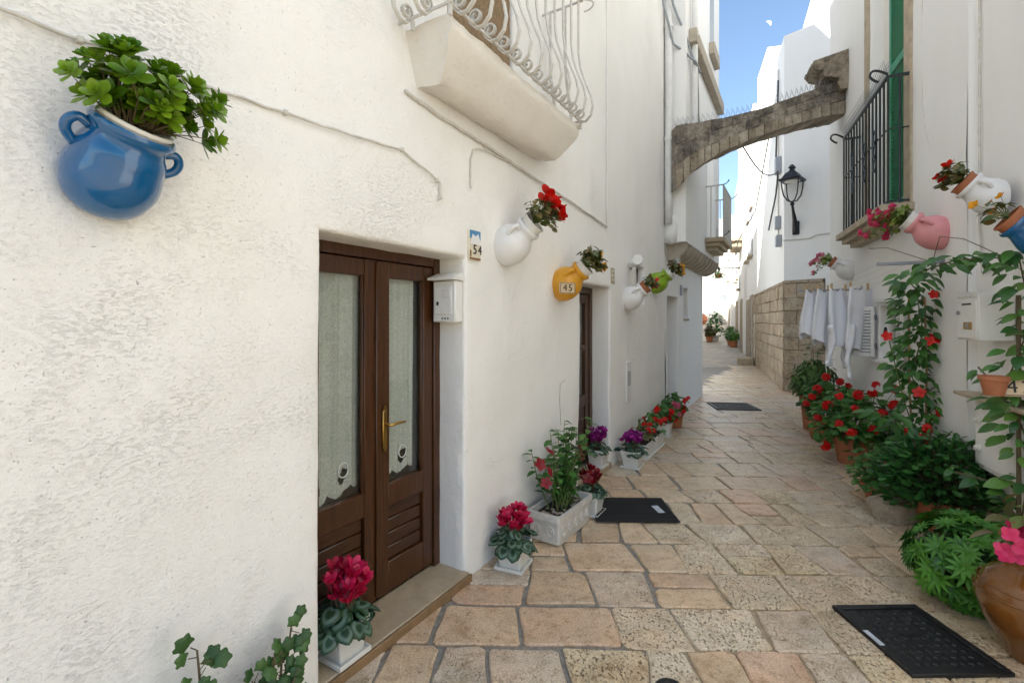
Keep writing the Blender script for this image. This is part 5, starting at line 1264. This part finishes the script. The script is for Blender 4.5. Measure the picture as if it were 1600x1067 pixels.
def shirt(u, out, w, length, label, seed, sleeve):
    z0 = 2.005; g = random.Random(seed); t = thing('hanging_shirt', label, 'laundry', RW.at(u, z0, out) @ Rz(R(-48 + seed * 5)), 'white washing on the line'); nu, nv = 40, 26; mb = MB()
    ph = g.random() * 6
    for j in range(nv + 1):
        for i in range(nu + 1):
            a = 2 * math.pi * i / nu; v = j / nv; wid = w / 2 * (.78 + .22 * min(1, v * 3)) * (1 - .25 * v * v); thick = .025 + .05 * v * (1 - v * .5)
            fold = 1 + .45 * math.sin(a * 5 + ph + v * 2) * min(1, v * 2 + .2)
            x = wid * math.cos(a) * (1 + .05 * math.sin(v * 7 + ph)); y_ = thick * math.sin(a) * fold * 1.4 + .02 * math.sin(v * 4 + ph)
            sag = .05 * (1 - (2 * abs(math.cos(a)) - 1) ** 2) * (1 - v) * 1.0; hem = .05 * math.sin(a * 2 + ph) * v
            mb.v.append((x, y_, -length * v - sag + hem))
    for j in range(nv):
        for i in range(nu):
            c = j * (nu + 1) + i; mb.f.append((c, c + 1, c + nu + 2, c + nu + 1))
    mb.build('body', M['cotton'], t, smooth=True)
    for sx, sl_ in sleeve:
        P = []; Rr = []
        for i in range(16):
            s_ = i / 15; P.append((sx * (w / 2 - .07 - .02 * math.sin(s_ * 5 + ph)), .02 * math.sin(s_ * 6 + ph), -length * .6 - sl_ * s_)); Rr.append(.062 - .022 * s_ + .007 * math.sin(s_ * 19 + ph))
        MB().tube(P, Rr, 12, flat=.55).build('sleeve', M['cotton'], t, smooth=True)
        MB().tube([P[-2], (P[-1][0], P[-1][1], P[-1][2] - .04)], .045, 12, flat=.55).build('cuff', M['cotton'], t, smooth=True)
    for sx in (-1, 1):
        x = sx * w * .34; pg = MB().box((x - .005, -.012, -.03), (x + .005, -.002, .055), .001).box((x - .005, .003, -.03), (x + .005, .013, .055), .001)
        pg.build('peg', M['peg_wood'], t)
shirt(2.45, .15, .50, .78, 'white shirt hung closest to the wall with one long sleeve', 1, [(1, .62)])
shirt(2.28, .33, .48, .78, 'white shirt with buttons hanging by both tails and sleeves', 2, [(-1, .52), (1, .48)])
shirt(2.15, .48, .44, .70, 'white blouse hanging with one short sleeve below', 3, [(-1, .4)])
shirt(2.05, .62, .34, .62, 'narrow white vest at the free end of the drying bar', 4, [])

# ------------------------------------------------------------------ plants along the right wall
q = random.Random(77); RG = 'potted plants below the washing and jugs'
def right_plant(name, label, x, y_, cat='potted plant', rot=0): return thing(name, label, cat, T(x, y_, 0) @ Rz(rot), RG)
t = right_plant('potted_fern', 'feathery light green fern beside the limestone corner', 4.42, 6.95); round_pot(t, .17, .5, M['terracotta'])
joined('foliage', LANCE, M['fern_leaf'], leaf_dome((0, 0, .68), (.34, .32, .34), 900, .09, q, lo=-.7, droop=.7, jit=.6, fill=.3), t, q)
lm = [orient((q.uniform(-.1, .2), q.uniform(-.1, .1), .95 + q.uniform(0, .3)), (q.uniform(-1, 1), q.uniform(-1, 1), .2), (0, 0, 1), .12) for _ in range(26)]; joined('tall_foliage', OVAL, M['bright_leaf'], lm, t, q)
sm = MB(); stems(sm, (0, 0, .5), [(0, 0, 1.2), (.1, .05, 1.15)], .006, q); sm.build('stems', M['green_stem'], t, kind='stuff')
def geranium(x, y_, label, rad, zc, n, heads, pot_r, pot_h, size=.08, petal='red_petal', mat='geranium_leaf', head=.05):
    t = right_plant('potted_geranium', label, x, y_); round_pot(t, pot_r, pot_h, M['terracotta'])
    joined('foliage', LOBED, M[mat], leaf_dome((0, 0, zc), rad, n, size, q, lo=-.75, droop=.25, jit=.4, fill=.5), t, q)
    sm = MB(); stems(sm, (0, 0, pot_h * .9), [(q.uniform(-1, 1) * rad[0] * .7, q.uniform(-1, 1) * rad[1] * .7, zc + q.uniform(-.3, .8) * rad[2]) for _ in range(16)], .007, q, .04)
    for p in heads: stems(sm, (p[0] * .5, p[1] * .5, zc), [p], .003, q, .02)
    add_flowers(t, heads, GERHEAD, M[petal], head, q, (-.4, -.7, .5), 'flower_head'); sm.build('stems', M['green_stem'], t, kind='stuff')
    return t
geranium(4.18, 6.35, 'red geranium in terracotta pot beneath the hanging washing', (.30, .28, .33), .48, 230, [(-.28, -.08, .50), (-.1, -.2, .86), (.08, -.2, .80), (.1, -.15, .66), (-.15, -.2, .3), (-.2, -.18, .7), (.18, -.2, .74), (0, -.25, .58), (-.25, -.15, .6)], .2, .26, .085)
geranium(3.82, 5.3, 'large bushy red geranium with a few yellow leaves', (.42, .38, .40), .46, 420, [(-.28, -.18, .78), (-.12, -.24, .80), (.0, -.28, .83), (.26, -.25, .86), (.32, -.25, .84), (-.30, -.2, .48), (-.22, -.28, .40), (-.38, -.1, .22), (.1, -.2, .9), (-.2, -.3, .66), (.05, -.35, .62), (.2, -.33, .7), (-.35, -.1, .66), (-.05, -.36, .45), (-.4, 0, .5)], .2, .3, .09)
geranium(3.22, 4.12, 'low blue-green geranium with scarlet heads next to the rock', (.26, .24, .25), .28, 420, [(-.10, -.22, .42), (-.12, -.25, .24), (-.04, -.26, .22), (.14, -.2, .62), (.22, -.2, .70), (.2, -.2, .60), (.08, -.2, .66)], .15, .18, .05, head=.05)
# rock
rk = MB().lathe([(.03, -.02), (.17, -.02), (.21, .05), (.19, .12), (.10, .165), (.01, .17)], 18)
rk.v = [(x * 1.15 + .05 * noise.noise((x * 6, y_ * 6, z * 6)), y_ * .75 + .04 * noise.noise((y_ * 7, z * 6, x * 5)), z + .03 * noise.noise((x * 8, y_ * 8, 3))) for x, y_, z in rk.v]
o = rk.build('rock', M['rock'], smooth='auto', loc=(3.12, 3.82, .02)); tag(o, 'rough pale rock lying by the terracotta pot', 'rock')
# jade bush
t = right_plant('potted_jade_plant', 'broad dark glossy jade bush in ribbed terracotta pot', 3.28, 3.62)
MB().lathe([(.12, 0), (.125, .006), (.165, .2), (.18, .205), (.182, .24), (.165, .24), (.155, .2)], 36, None, 1, -.03).build('pot', M['terracotta'], t); MB().lathe([(.16, .21), (.02, .22)], 20).build('soil', M['soil'], t)
ms = leaf_dome((.0, .0, .40), (.46, .40, .34), 2000, .075, q, lo=-.7, droop=-.15, jit=.6, fill=.55); joined('foliage', SPOON, M['jade_leaf'], ms, t, q)
sm = MB(); stems(sm, (0, 0, .2), [m.translation for m in ms[::24]], .008, q, .04); sm.build('stems', M['dark_stem'], t, kind='stuff')
# rosette mound
t = right_plant('rosette_plant', 'mound of bright green leaf rosettes spilling beside the iron cover', 2.60, 2.68, 'plant'); round_pot(t, .12, .2, M['terracotta'])
rm = []
for k in range(190):
    h = q.uniform(-.92, 1); a = q.random() * 6.28; r_ = math.sqrt(max(0, 1 - h * h)); d = Vector((r_ * math.cos(a), r_ * math.sin(a), h)); kk = q.uniform(.82, 1)
    p = Vector((d.x * .29 * kk, d.y * .29 * kk, .24 + d.z * .25 * kk)); dd = (d + Vector((0, 0, .35))).normalized()
    rm.append(T(*p) @ dd.to_track_quat('Z', 'Y').to_matrix().to_4x4() @ Rz(q.random() * 6) @ Matrix.Scale(q.uniform(.055, .085), 4))
singles('leaf_rosette', STAR, M['euphorbia_leaf'], rm, t)
joined('inner_foliage', LANCE, M['ivy_leaf'], leaf_dome((0, 0, .26), (.23, .23, .21), 500, .06, q, lo=-.7, fill=.5), t, q)  # darker leaves inside put the mound's inner shade into the colour
sm = MB(); stems(sm, (0, 0, .2), [m.translation for m in rm[::7]], .004, q, .03); sm.build('stems', M['green_stem'], t, kind='stuff')
# urn with pink begonia
t = right_plant('glazed_urn', 'brown glazed two-tone clay urn with pink begonias', 2.47, 2.24)
up = [(.10, 0), (.105, .01), (.125, .06), (.18, .16), (.212, .26), (.205, .32), (.16, .385), (.115, .42), (.105, .45), (.115, .475), (.125, .485), (.122, .50), (.105, .50), (.098, .46)]
MB().lathe(up, 40).build('urn', M['brown_glaze'], t, smooth=True)
for z, r_ in ((.30, .211), (.34, .196)): MB().tube([(r_ * math.cos(a), r_ * math.sin(a), z) for a in [i * math.pi / 20 for i in range(41)]], .004, 5, cap=False).build('incised_ring', M['brown_glaze'], t)
MB().lathe([(.10, .475), (.02, .48)], 20).build('soil', M['soil'], t)
ms = leaf_dome((0, 0, .56), (.19, .18, .22), 46, .10, q, lo=-.1, fill=.4); singles('leaf', OVAL, M['begonia_leaf'], ms[:30], t); singles('green_leaf', OVAL, M['lime_leaf'], ms[30:], t)
pts = [(q.uniform(-.24, .0), q.uniform(-.2, -.02), q.uniform(.50, .82)) for _ in range(24)]
add_flowers(t, pts, FOUR, M['hot_pink_petal'], .042, q, (-.4, -.7, .4)); sm = MB(); stems(sm, (0, 0, .48), pts, .004, q, .02); sm.build('stems', M['green_stem'], t, kind='stuff')

# climbing plant on its cane, arching towards the near wall
t = right_plant('climbing_mandevilla', 'tall dark-leaved climber on canes with red trumpet flowers by the window', 3.62, 4.22, 'climbing plant')
MB().lathe([(.13, 0), (.17, .26), (.185, .27), (.185, .3), (.165, .3)], 24).build('pot', M['terracotta'], t)
for dx in (-.05, .07): MB().tube([(dx, 0, .2), (dx * 1.3, .02, 1.2), (dx * 1.2, .03, 1.8)], .008, 6).build('cane', M['cane'], t)
sm = MB(); lm = []
def vine_path(P, n, spread, size, store, step=None):
    P = [Vector(p) for p in P]; sm.tube(P, .005, 5)
    for i in range(n):
        s_ = i / max(1, n - 1) * (len(P) - 1.001); p = P[int(s_)].lerp(P[int(s_) + 1], s_ % 1); a = q.random() * 6.28; k = spread * math.sqrt(q.random())
        p2 = p + Vector((math.cos(a) * k, math.sin(a) * k, q.uniform(-.05, .05))); d = Vector((math.cos(a), math.sin(a), q.uniform(-.8, .15)))
        store.append(orient(p2, d, (-.3 + q.uniform(-.3, .3), -.5 + q.uniform(-.3, .3), .8), size * q.uniform(.7, 1.2)))
vine_path([(0, 0, .25), (.05, -.03, .7), (-.04, .02, 1.1), (.04, 0, 1.5), (0, .02, 1.85)], 480, .17, .095, lm)
vine_path([(0, 0, .3), (-.15, -.1, .55), (-.3, -.14, .75), (-.42, -.1, .78)], 60, .10, .11, lm)
vine_path([(0, 0, .5), (-.18, -.06, .9), (-.3, -.05, 1.42)], 22, .05, .085, lm); vine_path([(0, 0, .9), (.2, -.2, 1.2), (.34, -.3, 1.3)], 16, .05, .08, lm)
singles('leaf', LANCE, M['vine_leaf'], lm[:300], t); joined('inner_foliage', LANCE, M['vine_leaf'], lm[300:], t, q); sm.build('stems', M['green_stem'], t, kind='stuff')
add_flowers(t, [(-.36, -.1, 1.46), (-.05, -.17, 1.42), (.0, -.17, 1.44), (-.13, -.16, .98), (-.2, -.14, .62), (-.05, -.2, .5), (-.08, -.18, .45), (.18, -.2, .92), (.05, -.16, .80), (.0, -.15, 1.82)], FIVE, M['red_petal'], .046, q, (-.5, -.8, .2))
t = right_plant('arching_climber', 'leafy climber arching over the letterbox around a wooden stake', 3.06, 2.86, 'climbing plant'); sm = MB(); lm = []; bl = []
MB().lathe([(.12, 0), (.16, .26), (.175, .27), (.175, .3), (.155, .3)], 24).build('pot', M['terracotta'], t)
MB().tube([(.0, 0, .2), (.0, .0, 1.75)], .011, 8).build('stake', M['dark_stem'], t)
vine_path([(0, 0, .3), (.05, -.03, .8), (-.05, .03, 1.2), (.06, -.02, 1.6), (0, .0, 1.98), (-.1, .3, 2.0), (.0, .6, 1.98), (.25, 1.1, 1.93), (.5, 1.3, 1.86)], 210, .10, .10, lm)
vine_path([(0, 0, .5), (.06, .06, .9), (.04, -.06, 1.4), (.07, 0, 1.9)], 50, .08, .115, bl); vine_path([(0, 0, .4), (-.1, .1, .6), (-.2, .2, .62)], 16, .06, .1, lm); vine_path([(0, 0, 1.0), (-.05, .15, 1.25), (.1, .35, 1.28)], 6, .03, .09, lm)
sm.tube([(0, .1, 2.0), (.0, .35, 2.15), (.02, .55, 2.2), (.02, .6, 2.05)], .003, 5); sm.tube([(-.05, .5, 2.0), (-.2, .75, 2.15), (-.3, .8, 2.15)], .003, 5)
singles('leaf', LANCE, M['vine_leaf'], lm, t); singles('bright_leaf', OVAL, M['bright_leaf'], bl, t); sm.build('stems', M['dark_stem'], t, kind='stuff')
sg = thing('number_sign', 'tilted pale clay sign reading 42 on the climber stake', 'sign', T(2.98, 2.78, 1.205) @ Rz(R(-38)) @ Matrix.Rotation(R(-12), 4, 'X') @ Matrix.Rotation(R(-3), 4, 'Y'))
MB().box((-.10, -.008, -.055), (.10, .008, .055), .003).build('sign_plate', M['sign_clay'], sg)
for a, b in (((-.093, -.011, -.049), (.093, -.007, -.046)), ((-.093, -.011, .046), (.093, -.007, .049)), ((-.093, -.011, -.046), (-.09, -.007, .046)), ((.09, -.011, -.046), (.093, -.007, .046))): MB().box(a, b).build('border_line', M['ink'], sg)
text('numeral', '42', .105, M['ink'], sg, T(-.0, -.0095, 0) @ FRONT)
hp = thing('hanging_pot', 'small empty terracotta pot wired behind the number 42 sign', 'pot', T(2.89, 2.84, 1.15)); MB().lathe([(.045, 0), (.065, .09), (.072, .092), (.072, .115), (.06, .115), (.05, .03)], 24).build('pot', M['terracotta'], hp)

# plants far down the alley
q = random.Random(9)
for i, (x, y_, rx, hz, mat, lab) in enumerate(((11.3, 26.3, .55, 1.5, 'vine_leaf', 'tall dark bush in white pot far along the alley'), (10.8, 25.9, .3, .7, 'begonia_leaf', 'small reddish shrub in clay pot far along the alley'), (10.9, 23.3, .28, .55, 'bright_leaf', 'bright green potted herb by the far doorstep'), (11.1, 24.0, .32, .8, 'geranium_leaf', 'dark green potted shrub behind the bright herb'))):
    g = ground_h(y_); t = thing('potted_shrub', lab, 'potted plant', T(x, y_, g), 'potted plants far down the alley'); round_pot(t, .2, .3, M['white_plastic' if i == 0 else 'terracotta'])
    joined('foliage', OVAL, M[mat], leaf_dome((0, 0, .3 + hz * .4), (rx, rx, hz * .5), 260, .16, q, lo=-.9, fill=.4), t, q)
    sm = MB(); stems(sm, (0, 0, .25), [(q.uniform(-.3, .3) * rx, q.uniform(-.3, .3) * rx, .3 + hz * q.uniform(.2, .7)) for _ in range(6)], .012, q); sm.build('stems', M['dark_stem'], t, kind='stuff')
t = thing('clay_jar', 'red clay jar standing at the far sunny end', 'pot', T(14.6, 36.5, ground_h(36.5))); MB().lathe([(.25, 0), (.45, .3), (.4, .6), (.25, .75), (.28, .8)], 20).build('pot', M['terracotta'], t)
t = thing('hanging_basket', 'green trailing plant hanging under the distant lantern arm', 'hanging plant', T(10.15, 23.3, 3.65)); MB().lathe([(.08, 0), (.16, .12), (.18, .2), (.15, .2)], 14).build('basket', M['terracotta'], t)
MB().tube([(0, 0, .15), (0, 0, .52)], .008, 5).build('hanger', M['lamp_iron'], t)
joined('foliage', OVAL, M['bright_leaf'], leaf_dome((0, 0, .15), (.3, .3, .25), 120, .12, q, lo=-.6, fill=.4), t, q)
